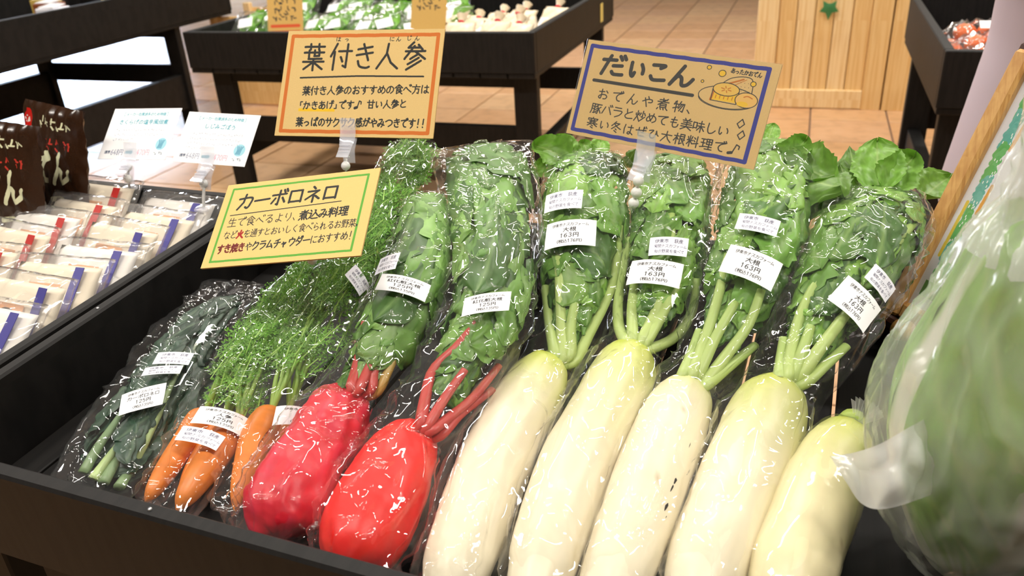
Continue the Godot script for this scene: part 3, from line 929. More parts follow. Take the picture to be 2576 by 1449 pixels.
func price_print(name_: String, price: String, taxed: String) -> StandardMaterial3D:
	var im := blank(384, 240, Color(0.97, 0.97, 0.98))
	var ink := Color(0.13, 0.13, 0.14)
	write(im, "伊東市ナスカファーム", Vector2(60, 42), Vector2(324, 42), 32, 2.6, ink)
	var n := name_.length()
	write(im, name_, Vector2(192 - n * 23, 90), Vector2(192 + n * 23, 90), 46, 4.6, ink)
	write(im, price, Vector2(128, 144), Vector2(262, 144), 44, 4.6, ink)
	write(im, taxed, Vector2(106, 196), Vector2(290, 196), 32, 3, ink)
	return printed(im, 0.55, "price label print")

func origin_print() -> StandardMaterial3D:
	var im := blank(384, 192, Color(0.93, 0.93, 0.97))
	var ink := Color(0.34, 0.34, 0.42)
	write(im, "伊東市", Vector2(58, 44), Vector2(190, 44), 44, 4, ink)
	write(im, "荻産", Vector2(240, 44), Vector2(330, 44), 44, 4, ink)
	write(im, "菊間ナスカファーム", Vector2(52, 98), Vector2(372, 98), 36, 3.2, ink)
	write(im, "旬の野菜を食べて", Vector2(58, 152), Vector2(350, 152), 36, 3.2, ink)
	return printed(im, 0.55, "origin label print")

func shelf_card(title: String, lines: int, seed_: int) -> StandardMaterial3D:
	var im := blank(560, 400, Color(0.97, 0.97, 0.98))
	var cyan := Color(0.25, 0.62, 0.70)
	write(im, "【メーカー在庫過多のため特価】", Vector2(90, 46), Vector2(470, 46), 28, 2.6, cyan)
	var n := title.length()
	write(im, title, Vector2(280 - n * 20.5, 108), Vector2(280 + n * 20.5, 108), 40, 4, cyan)
	var r := RandomNumberGenerator.new()
	r.seed = seed_
	for k in lines:
		marks_line(im, Vector2(70, 170 + k * 38), Vector2(70 + (400 if k < lines - 1 else 180), 170 + k * 38), 18, 1.8, Color(0.55, 0.58, 0.66), seed_ + k)
	write(im, "通常", Vector2(40, 345), Vector2(88, 345), 24, 3, Color(0.25, 0.3, 0.4))
	write(im, "648円", Vector2(92, 345), Vector2(196, 345), 48, 3.4, Color(0.38, 0.42, 0.56))
	pen(im, [Vector2(222, 345), Vector2(256, 345)], 22, cyan)
	for k in 20: pen(im, [Vector2(256 + k, 345 - (20 - k)), Vector2(256 + k, 345 + (20 - k))], 2, cyan)
	write(im, "470円", Vector2(306, 345), Vector2(412, 345), 48, 3.4, Color(0.86, 0.52, 0.62))
	disc(im, Vector2(484, 280), 42, 46, Color(0.62, 0.84, 0.90), Color(0.62, 0.84, 0.90), 2)
	for k in 4:
		pen(im, curve([Vector2(462 + k * 10, 312), Vector2(470 + k * 9, 280 - k * 3), Vector2(464 + k * 14, 250)], 8), 5, Color(0.20, 0.52, 0.66))
	marks_line(im, Vector2(452, 350), Vector2(516, 350), 22, 3, Color(0.25, 0.35, 0.45), 5)
	return printed(im, 0.5, "shelf card print")

# ---------------------------------------------------------------- bodies swept along a line
class Spine:
	var p: Array = []      # centres
	var t: Array = []      # directions
	var s: Array = []      # sideways
	var u: Array = []      # up
	var w: Array = []      # half width
	var h: Array = []      # half height
	var l: Array = []      # length so far
	var total := 0.0
	func at(f: float) -> int:
		return clampi(int(round(f * (p.size() - 1))), 0, p.size() - 1)

# rows: [px, py, height of the centre over the bed, half width in pixels across, height/width]
func spine(rows: Array, n: int, roundness := 1.0) -> Spine:
	var c := []
	var ws := []
	var hs := []
	for r in rows:
		var q := bed(r[0], r[1], r[2])
		c.append(q)
		var w: float = r[3] * (q - cam_pos).dot(cf) / FPX
		ws.append(w)
		hs.append(w * r[4] * roundness)
	return spine_of(c, ws, hs, n)

func spine_of(c: Array, ws: Array, hs: Array, n: int) -> Spine:
	var sp := Spine.new()
	sp.p = curve(c, n)
	sp.w = curve(ws, n)
	sp.h = curve(hs, n)
	for j in n + 1:
		sp.w[j] = maxf(sp.w[j], 0.0008)
		sp.h[j] = maxf(sp.h[j], 0.0006)
		var t: Vector3 = (sp.p[mini(j + 1, n)] - sp.p[maxi(j - 1, 0)]).normalized()
		var s := t.cross(tn).normalized()
		sp.t.append(t)
		sp.s.append(s)
		sp.u.append(s.cross(t).normalized())
		if j > 0: sp.total += (sp.p[j] as Vector3).distance_to(sp.p[j - 1])
		sp.l.append(sp.total)
	return sp

func hgt(p: Vector3) -> float:
	return (p - t0).dot(tn)

# where the pixel's ray first meets the swept body (grown by grow metres); falls back to the nearest approach
func on_body(sp: Spine, x: float, y: float, grow := 0.0) -> Vector3:
	var d := ray(x, y)
	var n := sp.p.size()
	var j0 := 0
	var best := 1e9
	var tb := 1.0
	for j in n:
		var q: Vector3 = sp.p[j] - cam_pos
		var along := q.dot(d)
		var off := (q - d * along).length() / (maxf(sp.w[j], 0.01))
		if off < best:
			best = off
			j0 = j
			tb = along
	var start := tb - 0.16
	for k in 80:
		var p := cam_pos + d * (start + k * 0.004)
		var bj := j0
		var bd := 1e9
		for j in range(maxi(0, j0 - 24), mini(n, j0 + 25)):
			var e := absf((p - sp.p[j]).dot(sp.t[j]))
			if e < bd:
				bd = e
				bj = j
		var q: Vector3 = p - sp.p[bj]
		var fx: float = q.dot(sp.s[bj]) / (sp.w[bj] + grow)
		var fy: float = q.dot(sp.u[bj]) / (sp.h[bj] + grow)
		if fx * fx + fy * fy < 1.0: return p
	return cam_pos + d * tb

var nz_fold := FastNoiseLite.new()
var nz_cell := FastNoiseLite.new()
var nz_soft := FastNoiseLite.new()
func set_noise() -> void:
	nz_fold.noise_type = FastNoiseLite.TYPE_SIMPLEX_SMOOTH
	nz_fold.frequency = 1.0
	nz_fold.fractal_octaves = 1
	nz_cell.noise_type = FastNoiseLite.TYPE_CELLULAR
	nz_cell.frequency = 1.0
	nz_cell.cellular_return_type = FastNoiseLite.RETURN_DISTANCE
	nz_cell.fractal_type = FastNoiseLite.FRACTAL_NONE
	nz_soft.noise_type = FastNoiseLite.TYPE_SIMPLEX_SMOOTH
	nz_soft.frequency = 1.0
	nz_soft.fractal_octaves = 3

# a crinkled bag of film round a swept body
func film_mesh(sp: Spine, amp: float, seed_: float, k := 112, cell := 24.0, lay := true, fine := 1.0) -> ArrayMesh:
	var n := sp.p.size() - 1
	var pts := PackedVector3Array()
	for j in n + 1:
		var c: Vector3 = sp.p[j]
		var w: float = sp.w[j]
		var h: float = sp.h[j]
		var len_: float = sp.l[j]
		var soft := clampf(h / 0.012, 0.2, 1.0)
		var loose := 1.0 - 0.72 * smoothstep(0.80, 0.90, h / w)
		for i in k + 1:
			var a := TAU * i / k
			var ca := cos(a)
			var sa := sin(a)
			var o: Vector3 = sp.s[j] * (signf(ca) * pow(absf(ca), 0.9) * w) + sp.u[j] * (signf(sa) * pow(absf(sa), 0.9) * h)
			var q := c + o
			var x := ca * w + seed_
			var y := sa * h
			# long folds, mid creases and fine creases: all sharp-edged
			var f1 := absf(nz_fold.get_noise_3d(x * 30.0, y * 30.0, len_ * 8.0 + seed_))
			var f2 := absf(nz_fold.get_noise_3d(x * cell + 31.0, y * cell + len_ * 18.0, len_ * cell))
			var f3 := absf(nz_fold.get_noise_3d(x * cell * 2.4, y * cell * 2.4 + 9.0, len_ * cell * 2.0))
			var mask := clampf(nz_fold.get_noise_3d(x * 12.0 + 5.0, y * 12.0, len_ * 9.0) * 1.6 + 0.75, 0.15, 1.0)
			var dsp := amp * soft * (0.80 - f1 * 2.6 - f2 * 2.6 * mask * loose - f3 * 0.42 * mask * fine * loose)
			q += (o / maxf(o.length(), 0.0001)) * clampf(dsp, -amp * 1.3, amp)
			if lay:
				var lo := 0.0015 - hgt(q)
				if lo > 0: q += tn * (lo + absf(dsp) * 0.1)
			pts.append(q)
	var m := MB.new()
	m.sheet(pts, k, n, PackedColorArray(), false, 1.0, sp.total / 0.2)
	return m.mesh()

# a fleshy root: colours from a callable (t along, angle, point)
func root_mesh(sp: Spine, k: int, bump: float, seed_: float, colour: Callable) -> ArrayMesh:
	var n := sp.p.size() - 1
	var m := MB.new()
	m.colored = true
	var pts := PackedVector3Array()
	var cols := PackedColorArray()
	for j in n + 1:
		for i in k + 1:
			var a := TAU * i / k
			var o: Vector3 = sp.s[j] * cos(a) * sp.w[j] + sp.u[j] * sin(a) * sp.h[j]
			var q: Vector3 = sp.p[j] + o
			var b := nz_soft.get_noise_3d(cos(a) * 1.3 + seed_, sin(a) * 1.3, sp.l[j] * 14.0) * bump
			b += nz_soft.get_noise_3d(cos(a) * 2.0 + seed_, sin(a) * 2.0, sp.l[j] * 130.0) * bump * 0.16
			q += o.normalized() * b * clampf(sp.w[j] / 0.02, 0, 1)
			pts.append(q)
			cols.append(colour.call(float(j) / n, a, sp.l[j]))
	m.sheet(pts, k, n, cols)
	var lo := m.add(sp.p[0] - sp.t[0] * sp.w[0] * 0.4, Vector2.ZERO, cols[0])
	var hi := m.add(sp.p[n] + sp.t[n] * sp.w[n] * 0.25, Vector2.ONE, cols[cols.size() - 1])
	for i in k:
		m.tri(lo, i, i + 1)
		m.tri(hi, n * (k + 1) + i + 1, n * (k + 1) + i)
	return m.mesh()

# ---------------------------------------------------------------- leaves
# a blade along +z from the origin, face towards +y
func blade(seed_: int, ln: float, wd: float, teeth: float, curl: float, nu: int, nv: int, base: Color, rib: Color, lobes := 0.0, pucker := 0.0) -> ArrayMesh:
	var r := RandomNumberGenerator.new()
	r.seed = seed_
	var ph := r.randf() * 10.0
	var bend := r.randf_range(-0.25, 0.25)
	var m := MB.new()
	m.colored = true
	var pts := PackedVector3Array()
	var cols := PackedColorArray()
	for j in nv + 1:
		var t := float(j) / nv
		var prof := pow(sin(PI * clampf(pow(t, 0.85), 0.0, 1.0)), 0.62)
		if lobes > 0: prof *= 1.0 - 0.42 * pow(absf(cos(t * lobes * PI)), 3.0) * (1.0 - t * 0.75)
		for i in nu + 1:
			var x := float(i) / nu * 2.0 - 1.0
			var e := absf(x)
			var tooth := 1.0 + teeth * (nz_soft.get_noise_2d(t * 26.0 + ph, signf(x) * 5.0 + ph) * 1.2 + 0.35 * sin(t * 60.0 + ph)) * e * e
			var hw := wd * 0.5 * maxf(prof * tooth, 0.01)
			var y := curl * ln * (e * e * 0.35 - t * t * 0.5) + nz_soft.get_noise_2d(x * 1.2 + ph, t * 2.4) * ln * 0.06 * (0.3 + e)
			var side := absf(fposmod(t * 5.0 - e * 1.6 + 0.5, 1.0) - 0.5) * 2.0
			var vein := maxf(1.0 - smoothstep(0.0, 0.10, e), (1.0 - smoothstep(0.0, 0.16, side)) * 0.45 * (1.0 - e))
			y += -vein * ln * 0.006 + pucker * (nz_cell.get_noise_2d(x * 3.0 + ph, t * 9.0) + 0.5)
			pts.append(Vector3(x * hw + bend * t * t * ln * 0.3, y, t * ln))
			var v := 1.0 + 0.34 * nz_soft.get_noise_2d(x * 2.5 + ph * 3.0, t * 5.0 + ph)
			cols.append((base * v).lerp(rib, vein * 0.7))
	m.sheet(pts, nu, nv, cols)
	return m.mesh()

func placed(o: Vector3, dir: Vector3, face: Vector3, s := 1.0) -> Transform3D:
	var z := dir.normalized()
	var x := face.cross(z).normalized()
	var y := z.cross(x).normalized()
	return Transform3D(Basis(x, y, z).scaled(Vector3(s, s, s)), o)

var leaves_big := []
func make_leaves() -> void:
	for k in 4:
		leaves_big.append(blade(120 + k, 0.11, 0.082, 0.10, [0.30, 0.55, -0.35, 0.45][k], 28, 36, Color(0.215, 0.430, 0.070) * [1.0, 0.85, 0.62, 1.1][k], Color(0.40, 0.56, 0.20), [0.0, 1.6, 2.2, 0.0][k]))

# one leaf pressed against the inside of a bag: its blade follows the bag's own surface
func leaf_in(t: Node3D, sp: Spine, f0: float, a0: float, shell: float, turn: float, ln: float, wd: float, seed_: int, base: Color, rib: Color, teeth: float, mat: Material, ruff := 0.05, lobe := 0.0) -> void:
	var n := sp.p.size() - 1
	var nu := 12
	var nv := 16
	var ph := float(seed_ % 97) * 0.37
	var pts := PackedVector3Array()
	var cols := PackedColorArray()
	var ct := cos(turn)
	var sn := sin(turn)
	for j in nv + 1:
		var t_ := float(j) / nv
		var prof := pow(sin(PI * clampf(pow(t_, 0.85), 0.0, 1.0)), 0.6)
		if lobe > 0: prof *= 1.0 - lobe * pow(absf(cos(t_ * 2.5 * PI)), 3.0)
		for i in nu + 1:
			var x := float(i) / nu * 2.0 - 1.0
			var e := absf(x)
			var hw := wd * 0.5 * maxf(prof * (1.0 + teeth * (nz_soft.get_noise_2d(t_ * 26.0 + ph, signf(x) * 5.0 + ph) * 1.2 + 0.3 * sin(t_ * 55.0 + ph)) * e * e), 0.01)
			var z := (t_ - 0.5) * ln
			var along := z * ct - x * hw * sn
			var across := x * hw * ct + z * sn
			var g := clampf((f0 + along / sp.total) * n, 0.0, n - 0.001)
			var k := int(g)
			var fr := g - k
			var w: float = lerpf(sp.w[k], sp.w[k + 1], fr)
			var h: float = lerpf(sp.h[k], sp.h[k + 1], fr)
			var a := a0 + across / maxf(sqrt(w * h), 0.012)
			var sh := shell + ruff * (nz_soft.get_noise_2d(x * 1.5 + ph, t_ * 3.0 + ph * 2.0) * 1.6 - e * e * 0.5 - (t_ - 0.5) * 0.8)
			sh = minf(sh, 0.95)
			var vein := maxf(1.0 - smoothstep(0.0, 0.10, e), (1.0 - smoothstep(0.0, 0.18, absf(fposmod(t_ * 5.0 - e * 1.6 + 0.5, 1.0) - 0.5) * 2.0)) * 0.4 * (1.0 - e))
			var q: Vector3 = (sp.p[k] as Vector3).lerp(sp.p[k + 1], fr) + (sp.s[k] * cos(a) * w + sp.u[k] * sin(a) * h) * (sh - vein * 0.012)
			var lo := 0.004 - hgt(q)
			if lo > 0: q += tn * lo
			pts.append(q)
			var v := 1.0 + 0.30 * nz_soft.get_noise_2d(x * 2.5 + ph * 3.0, t_ * 5.0 + ph)
			cols.append((base * v).lerp(rib, vein * 0.65))
	var m := MB.new()
	m.colored = true
	m.sheet(pts, nu, nv, cols)
	part("leaf", m.mesh(), mat, t)

func leaf_mass(t: Node3D, sp: Spine, f0: float, f1: float, n: int, seed_: int, ln: float, wd: float, teeth: float, greens: Array, rib: Color) -> void:
	var r := RandomNumberGenerator.new()
	r.seed = seed_
	for k in n:
		var f := lerpf(f0, f1, (k + r.randf() * 3.0 - 1.0) / n)
		var a := r.randf_range(-0.3, PI + 0.3)
		if k % 6 == 5: a = r.randf_range(PI, TAU)
		var shell: float = [0.93, 0.82, 0.66, 0.88, 0.75, 0.5][k % 6]
		shell = minf(shell, lerpf(0.50, 0.95, smoothstep(f0, lerpf(f0, f1, 0.45), f)))
		var s := r.randf_range(0.7, 1.25)
		var g: Color = greens[r.randi() % greens.size()]
		leaf_in(t, sp, f, a, shell, r.randf_range(-0.9, 0.9), ln * s, wd * s * r.randf_range(0.85, 1.1), seed_ + k * 13, g * r.randf_range(0.8, 1.2), rib, teeth, mats.leaf, 0.085, 0.35 if k % 3 == 0 else 0.0)

# a stalk through pixels, lying just under the film of a bag
func stalk(t: Node3D, sp: Spine, pix: Array, r0: float, r1: float, c0: Color, c1: Color, inset := 0.012, start = null) -> MeshInstance3D:
	var c := []
	if start != null: c.append(start)
	for q in pix:
		c.append(on_body(sp, q[0], q[1], -inset))
	var pts := curve(c, 16)
	var rad := []
	var cols := []
	for k in pts.size():
		var f := float(k) / (pts.size() - 1)
		rad.append(lerpf(r0, r1, f))
		cols.append(c0.lerp(c1, f))
	var m := MB.new()
	m.colored = true
	m.tube(pts, rad, 10, cols, true, 0.8, tn)
	return part("stalk", m.mesh(), mats.stalk, t)

# ---------------------------------------------------------------- white radishes
func daikon_colour(green: float, seed_: float, tone: Color) -> Callable:
	return func(f: float, a: float, l: float) -> Color:
		var n := nz_soft.get_noise_3d(cos(a) * 1.2 + seed_, sin(a) * 1.2, l * 9.0)
		var g := smoothstep(1.0 - green, 1.0, f + n * 0.10)
		var c := tone.lerp(Color(0.50, 0.58, 0.045), g)
		# faint rootlet scars in rows and a few brown specks
		var s := nz_cell.get_noise_3d(cos(a) * 2.6 + seed_ * 2.0, sin(a) * 2.6, l * 60.0)
		if s < -0.93: c = c.lerp(Color(0.42, 0.30, 0.14), 0.6)
		var st := nz_soft.get_noise_3d(cos(a) * 2.0 + seed_, sin(a) * 2.0, l * 160.0)
		return c * (1.0 + 0.035 * st + 0.03 * n)

# the film hangs a little wider than what it holds
func loosen(sp: Spine, wide: float) -> Spine:
	var o := Spine.new()
	for key in ["p", "t", "s", "u", "l"]: o.set(key, sp.get(key))
	o.total = sp.total
	for j in sp.w.size():
		o.w.append(sp.w[j] * (1.0 + wide) + 0.001)
		o.h.append(sp.h[j] * 1.02 + 0.0005)
	return o

func film_part(bag: Node3D, sp: Spine, amp: float, seed_: float, cell := 24.0, k := 112) -> void:
	sp = loosen(sp, 0.09)
	part("film", film_mesh(sp, amp, seed_, k, cell), mats.film, bag)

const GREENS := [Color(0.155, 0.345, 0.048), Color(0.115, 0.265, 0.038), Color(0.230, 0.440, 0.072), Color(0.062, 0.160, 0.026)]
const GREENS2 := [Color(0.165, 0.345, 0.062), Color(0.115, 0.260, 0.046), Color(0.230, 0.425, 0.100), Color(0.064, 0.158, 0.030)]
const WHITE_ROOT := Color(0.80, 0.725, 0.54)
const PALE := Color(0.50, 0.60, 0.22)
const PALE2 := Color(0.36, 0.50, 0.14)
func daikons() -> void:
	var g1 := "leafy white radishes side by side in the tray"
	var gb := "clear bags round the leafy white radishes"
	# each: root rows, bag rows, stalk pixel paths
	var list := [
		{
			"label": "white radish with creamy root and leaves, beside the red radishes", "bag": "clear bag round the white radish beside the red radishes",
			"root": [[1112, 1530, 0.034, 20, 1], [1122, 1500, 0.036, 60, 1], [1145, 1440, 0.039, 86, 1], [1180, 1340, 0.043, 93, 1], [1232, 1190, 0.050, 92, 1], [1296, 1060, 0.058, 86, 1], [1345, 975, 0.066, 78, 1], [1376, 928, 0.072, 58, 1], [1390, 908, 0.074, 22, 1]],
			"film": [[1085, 1600, 0.02, 80, 0.06], [1112, 1530, 0.036, 84, 0.45], [1145, 1440, 0.040, 97, 0.95], [1180, 1340, 0.044, 103, 0.98], [1232, 1190, 0.051, 101, 0.99], [1296, 1060, 0.058, 95, 1], [1350, 968, 0.066, 88, 0.95], [1398, 893, 0.078, 74, 0.8], [1440, 800, 0.10, 84, 0.72], [1460, 690, 0.128, 108, 0.72], [1470, 580, 0.152, 119, 0.72], [1477, 480, 0.172, 114, 0.68], [1478, 420, 0.184, 100, 0.5], [1478, 396, 0.19, 88, 0.22]],
			"stalks": [[[1412, 900], [1412, 800], [1405, 650], [1396, 450]], [[1440, 912], [1482, 840], [1538, 720], [1560, 570]], [[1432, 895], [1436, 820], [1450, 740]], [[1396, 895], [1380, 800], [1372, 720]]], "green": 0.46, "seed": 11.0,
			"price": [[1381, 570], [1501, 559], [1497, 626], [1373, 636]], "origin": [[1374, 496], [1464, 482], [1469, 525], [1376, 541]],
		},
		{
			"label": "white radish with an outward curving stalk, second from the red radishes", "bag": "clear bag round the white radish under the blue-bordered sign's clip",
			"root": [[1330, 1540, 0.034, 24, 1], [1340, 1508, 0.036, 66, 1], [1360, 1440, 0.039, 84, 1], [1388, 1340, 0.044, 92, 1], [1440, 1190, 0.051, 94, 1], [1505, 1065, 0.058, 92, 1], [1556, 965, 0.066, 84, 1], [1582, 905, 0.073, 66, 1], [1592, 876, 0.076, 26, 1]],
			"film": [[1310, 1600, 0.02, 80, 0.06], [1332, 1530, 0.036, 80, 0.5], [1360, 1440, 0.040, 94, 0.95], [1388, 1340, 0.045, 101, 0.98], [1440, 1190, 0.052, 103, 0.99], [1505, 1065, 0.058, 101, 1], [1560, 955, 0.067, 93, 0.95], [1600, 862, 0.080, 76, 0.8], [1636, 790, 0.10, 84, 0.74], [1668, 690, 0.126, 108, 0.74], [1690, 590, 0.150, 112, 0.72], [1700, 490, 0.172, 104, 0.68], [1702, 425, 0.184, 92, 0.5], [1702, 396, 0.19, 82, 0.22]],
			"stalks": [[[1578, 866], [1556, 815], [1558, 720], [1584, 600]], [[1592, 858], [1590, 770], [1600, 690]], [[1610, 862], [1656, 770], [1684, 660], [1690, 540]], [[1634, 878], [1700, 846], [1742, 780], [1750, 700]], [[1624, 862], [1682, 760], [1718, 680]]], "green": 0.54, "seed": 23.0,
			"price": [[1597, 662], [1722, 669], [1703, 731], [1574, 722]], "origin": [[1638, 600], [1733, 606], [1723, 648], [1629, 647]],
		},
		{
			"label": "white radish with black nicks and dark specks along its root", "bag": "clear bag round the white radish with black nicks",
			"root": [[1508, 1560, 0.034, 24, 1], [1518, 1522, 0.036, 66, 1], [1548, 1449, 0.039, 88, 1], [1595, 1325, 0.045, 94, 1], [1650, 1170, 0.053, 94, 1], [1695, 1062, 0.060, 86, 1], [1718, 1005, 0.065, 72, 1], [1730, 976, 0.068, 50, 1], [1734, 963, 0.069, 20, 1]],
			"film": [[1490, 1610, 0.02, 80, 0.06], [1512, 1545, 0.036, 80, 0.5], [1548, 1449, 0.040, 97, 0.95], [1595, 1325, 0.046, 103, 0.98], [1650, 1170, 0.054, 102, 0.99], [1698, 1055, 0.060, 97, 1], [1730, 975, 0.069, 80, 0.95], [1770, 925, 0.082, 82, 0.8], [1812, 850, 0.10, 98, 0.74], [1862, 750, 0.124, 118, 0.74], [1902, 650, 0.148, 130, 0.72], [1926, 550, 0.170, 130, 0.7], [1934, 450, 0.19, 120, 0.62], [1934, 385, 0.205, 100, 0.42], [1932, 362, 0.21, 86, 0.2]],
			"stalks": [[[1738, 950], [1768, 870], [1800, 770], [1832, 640]], [[1772, 960], [1830, 890], [1884, 815], [1915, 730]], [[1766, 975], [1836, 920], [1900, 868]], [[1752, 950], [1800, 850], [1850, 760]], [[1716, 952], [1740, 890], [1760, 830]]], "green": 0.38, "seed": 37.0,
			"price": [[1836, 619], [1965, 665], [1939, 740], [1810, 685]], "origin": [[1860, 539], [1961, 561], [1951, 601], [1850, 579]],
		},
		{
			"label": "white radish with a long yellow-green shoulder, next to the leafless one", "bag": "clear bag round the white radish next to the leafless one",
			"root": [[1735, 1570, 0.034, 24, 1], [1744, 1530, 0.036, 70, 1], [1768, 1449, 0.039, 96, 1], [1812, 1330, 0.045, 102, 1], [1862, 1210, 0.051, 105, 1], [1908, 1105, 0.058, 103, 1], [1938, 1028, 0.064, 90, 1], [1952, 988, 0.068, 66, 1], [1958, 966, 0.070, 26, 1]],
			"film": [[1712, 1620, 0.02, 84, 0.06], [1738, 1550, 0.036, 84, 0.5], [1768, 1449, 0.040, 105, 0.95], [1812, 1330, 0.046, 112, 0.98], [1862, 1210, 0.052, 114, 0.99], [1910, 1100, 0.058, 112, 1], [1948, 1010, 0.066, 96, 0.95], [1986, 950, 0.080, 88, 0.8], [2030, 880, 0.10, 106, 0.74], [2074, 800, 0.116, 116, 0.74], [2126, 700, 0.138, 132, 0.74], [2172, 610, 0.158, 138, 0.72], [2204, 540, 0.172, 122, 0.6], [2218, 495, 0.182, 96, 0.34], [2222, 478, 0.186, 84, 0.2]],
			"stalks": [[[1978, 955], [1992, 880], [2014, 790], [2062, 690]], [[2008, 950], [2060, 880], [2120, 800], [2200, 680], [2300, 560]], [[2016, 968], [2080, 915], [2130, 870]], [[1992, 952], [2020, 880], [2040, 820]], [[1960, 955], [1966, 900], [1972, 850]]], "green": 0.62, "seed": 53.0,
			"price": [[2126, 692], [2213, 780], [2168, 842], [2082, 760]], "origin": [[2193, 664], [2249, 723], [2218, 768], [2175, 701]],
		},
	]
	for q in list:
		var rs := spine(q.root, 72)
		var at: Vector3 = rs.p[30] - tn * hgt(rs.p[30])
		var t := thing("white_radish", q.label, "radish", at, g1)
		var ro := part("root", root_mesh(rs, 48, 0.0022, q.seed, daikon_colour(q.green, q.seed, WHITE_ROOT)), mats.root, t)
		if q.seed == 37.0:
			for nick in [[1694, 1210, 0.006, 0.011], [1688, 1228, 0.0035, 0.012], [1733, 1122, 0.0018, 0.010], [1676, 1275, 0.0028, 0.009], [1674, 1300, 0.002, 0.004]]:
				var c := on_body(rs, nick[0], nick[1], 0.0006)
				var c2 := on_body(rs, nick[0] - 12, nick[1] + 26, 0.0006)
				var mm := MB.new()
				var dirn := (c2 - c).normalized()
				mm.tube([c - dirn * nick[3] * 0.5, c - dirn * nick[3] * 0.2, c + dirn * nick[3] * 0.2, c + dirn * nick[3] * 0.5], [0.0002, nick[2] * 0.5, nick[2] * 0.4, 0.0002], 8, [], false, 0.25, tn)
				part("nick", mm.mesh(), mats.nick, ro)
		var fs := spine(q.film, 230)
		for st in q.stalks:
			stalk(t, fs, st, 0.0085, 0.0050, PALE, PALE2, 0.010, rs.p[70])
		var hs: Vector3 = rs.p[72]
		# the crown where the stalks leave the root
		part("crown", sphere_mesh(0.016, 0.8), mats.crown, t, Transform3D(tray_basis(), hs))
		var f0: float = 0.59
		leaf_mass(t, fs, f0, 0.965, 74, int(q.seed) * 7, 0.078, 0.058, 0.30, GREENS, Color(0.27, 0.42, 0.13))
		var b := thing("plastic_bag", q.bag, "bag", at, gb)
		film_part(b, fs, 0.0045, q.seed)
		label_on(b, fs, q.price, mats.price_daikon, "price_label")
		label_on(b, fs, q.origin, mats.origin, "origin_label")
	# the leafless one in its tight wrapper
	var rows := [[1948, 1565, 0.036, 30, 1], [1958, 1530, 0.038, 76, 1], [1986, 1449, 0.042, 104, 1], [2024, 1345, 0.048, 104, 1], [2060, 1250, 0.054, 101, 1], [2096, 1165, 0.060, 90, 1], [2122, 1112, 0.064, 72, 1], [2136, 1086, 0.066, 50, 1], [2142, 1074, 0.067, 18, 1]]
	var rs5 := spine(rows, 72)
	var at5: Vector3 = rs5.p[30] - tn * hgt(rs5.p[30])
	var t5 := thing("white_radish", "trimmed white radish without leaves in a tight clear wrapper", "radish", at5)
	part("root", root_mesh(rs5, 48, 0.0020, 71.0, daikon_colour(0.60, 71.0, Color(0.80, 0.72, 0.44))), mats.root, t5)
	var ct := MB.new()
	ct.tube([rs5.p[70], rs5.p[72] + rs5.t[72] * 0.012], [0.017, 0.014], 14, [], true)
	part("cut_top", ct.mesh(), mats.crown, t5)
	for r in rows:
		r[3] += 3.5
	var b5 := thing("plastic_wrap", "tight clear wrapper with a tied tail on the leafless white radish", "wrapper", at5)
	part("film", film_mesh(spine(rows, 120), 0.0012, 71.0, 64, 26.0), mats.film, b5)
	var tail := MB.new()
	var tp := bed(2152, 1074, 0.075)
	var td2 := (bed(2166, 1052, 0.082) - tp).normalized()
	var ts := td2.cross(tn).normalized()
	for k in 9:
		var dir := (td2 + ts * (k - 4) * 0.17 + tn * (((k * 5) % 3) - 1) * 0.16).normalized()
		var c := tp + dir * 0.028
		var sd := dir.cross(cf).normalized() * 0.0028
		var a := tail.add(tp - sd * 0.3)
		var b := tail.add(tp + sd * 0.3)
		var d := tail.add(c + sd + tn * 0.003)
		var e := tail.add(c - sd)
		tail.quad(a, b, d, e)
	part("tail", tail.mesh(false), mats.film_stiff, b5)
	# leaves that stand out of the open bag ends
	var outs := [
		[[2210, 490, 0.185], [2205, 350, 0.235], 0, 1.55, 3], [[2218, 490, 0.185], [2305, 385, 0.225], 1, 1.45, 3], [[2150, 500, 0.180], [2118, 425, 0.205], 2, 1.05, 3], [[2320, 500, 0.175], [2390, 432, 0.19], 0, 0.95, 3],
		[[2160, 480, 0.17], [2142, 388, 0.20], 2, 0.85, 3], [[1960, 430, 0.20], [2030, 345, 0.235], 1, 0.95, 2], [[1985, 425, 0.20], [2105, 500, 0.20], 2, 1.25, 2], [[1990, 410, 0.20], [2080, 430, 0.22], 1, 1.2, 2], [[2020, 480, 0.18], [2095, 540, 0.18], 2, 0.9, 2],
		[[1440, 410, 0.19], [1350, 350, 0.215], 1, 1.05, 0], [[1440, 400, 0.19], [1400, 340, 0.215], 0, 0.95, 0], [[1420, 420, 0.18], [1340, 415, 0.18], 3, 0.8, 0], [[1500, 395, 0.19], [1520, 345, 0.21], 3, 0.95, 0], [[1570, 420, 0.18], [1600, 380, 0.20], 2, 0.95, 0], [[1480, 400, 0.19], [1470, 350, 0.21], 1, 0.9, 0], [[1930, 360, 0.21], [1945, 310, 0.23], 0, 0.6, 2]]
	var owners := []
	for c in get_children():
		if str(c.name).begins_with("white_radish"): owners.append(c)
	for q in outs:
		var a: Vector3 = bed(q[0][0], q[0][1], q[0][2])
		var b := bed(q[1][0], q[1][1], q[1][2])
		var face := (cam_pos - a).normalized() + Vector3(0.1, 0.5, 0)
		part("leaf", leaves_big[q[2]], mats.leaf, owners[q[4]], placed(a, b - a, face, a.distance_to(b) / 0.11 * 1.08))

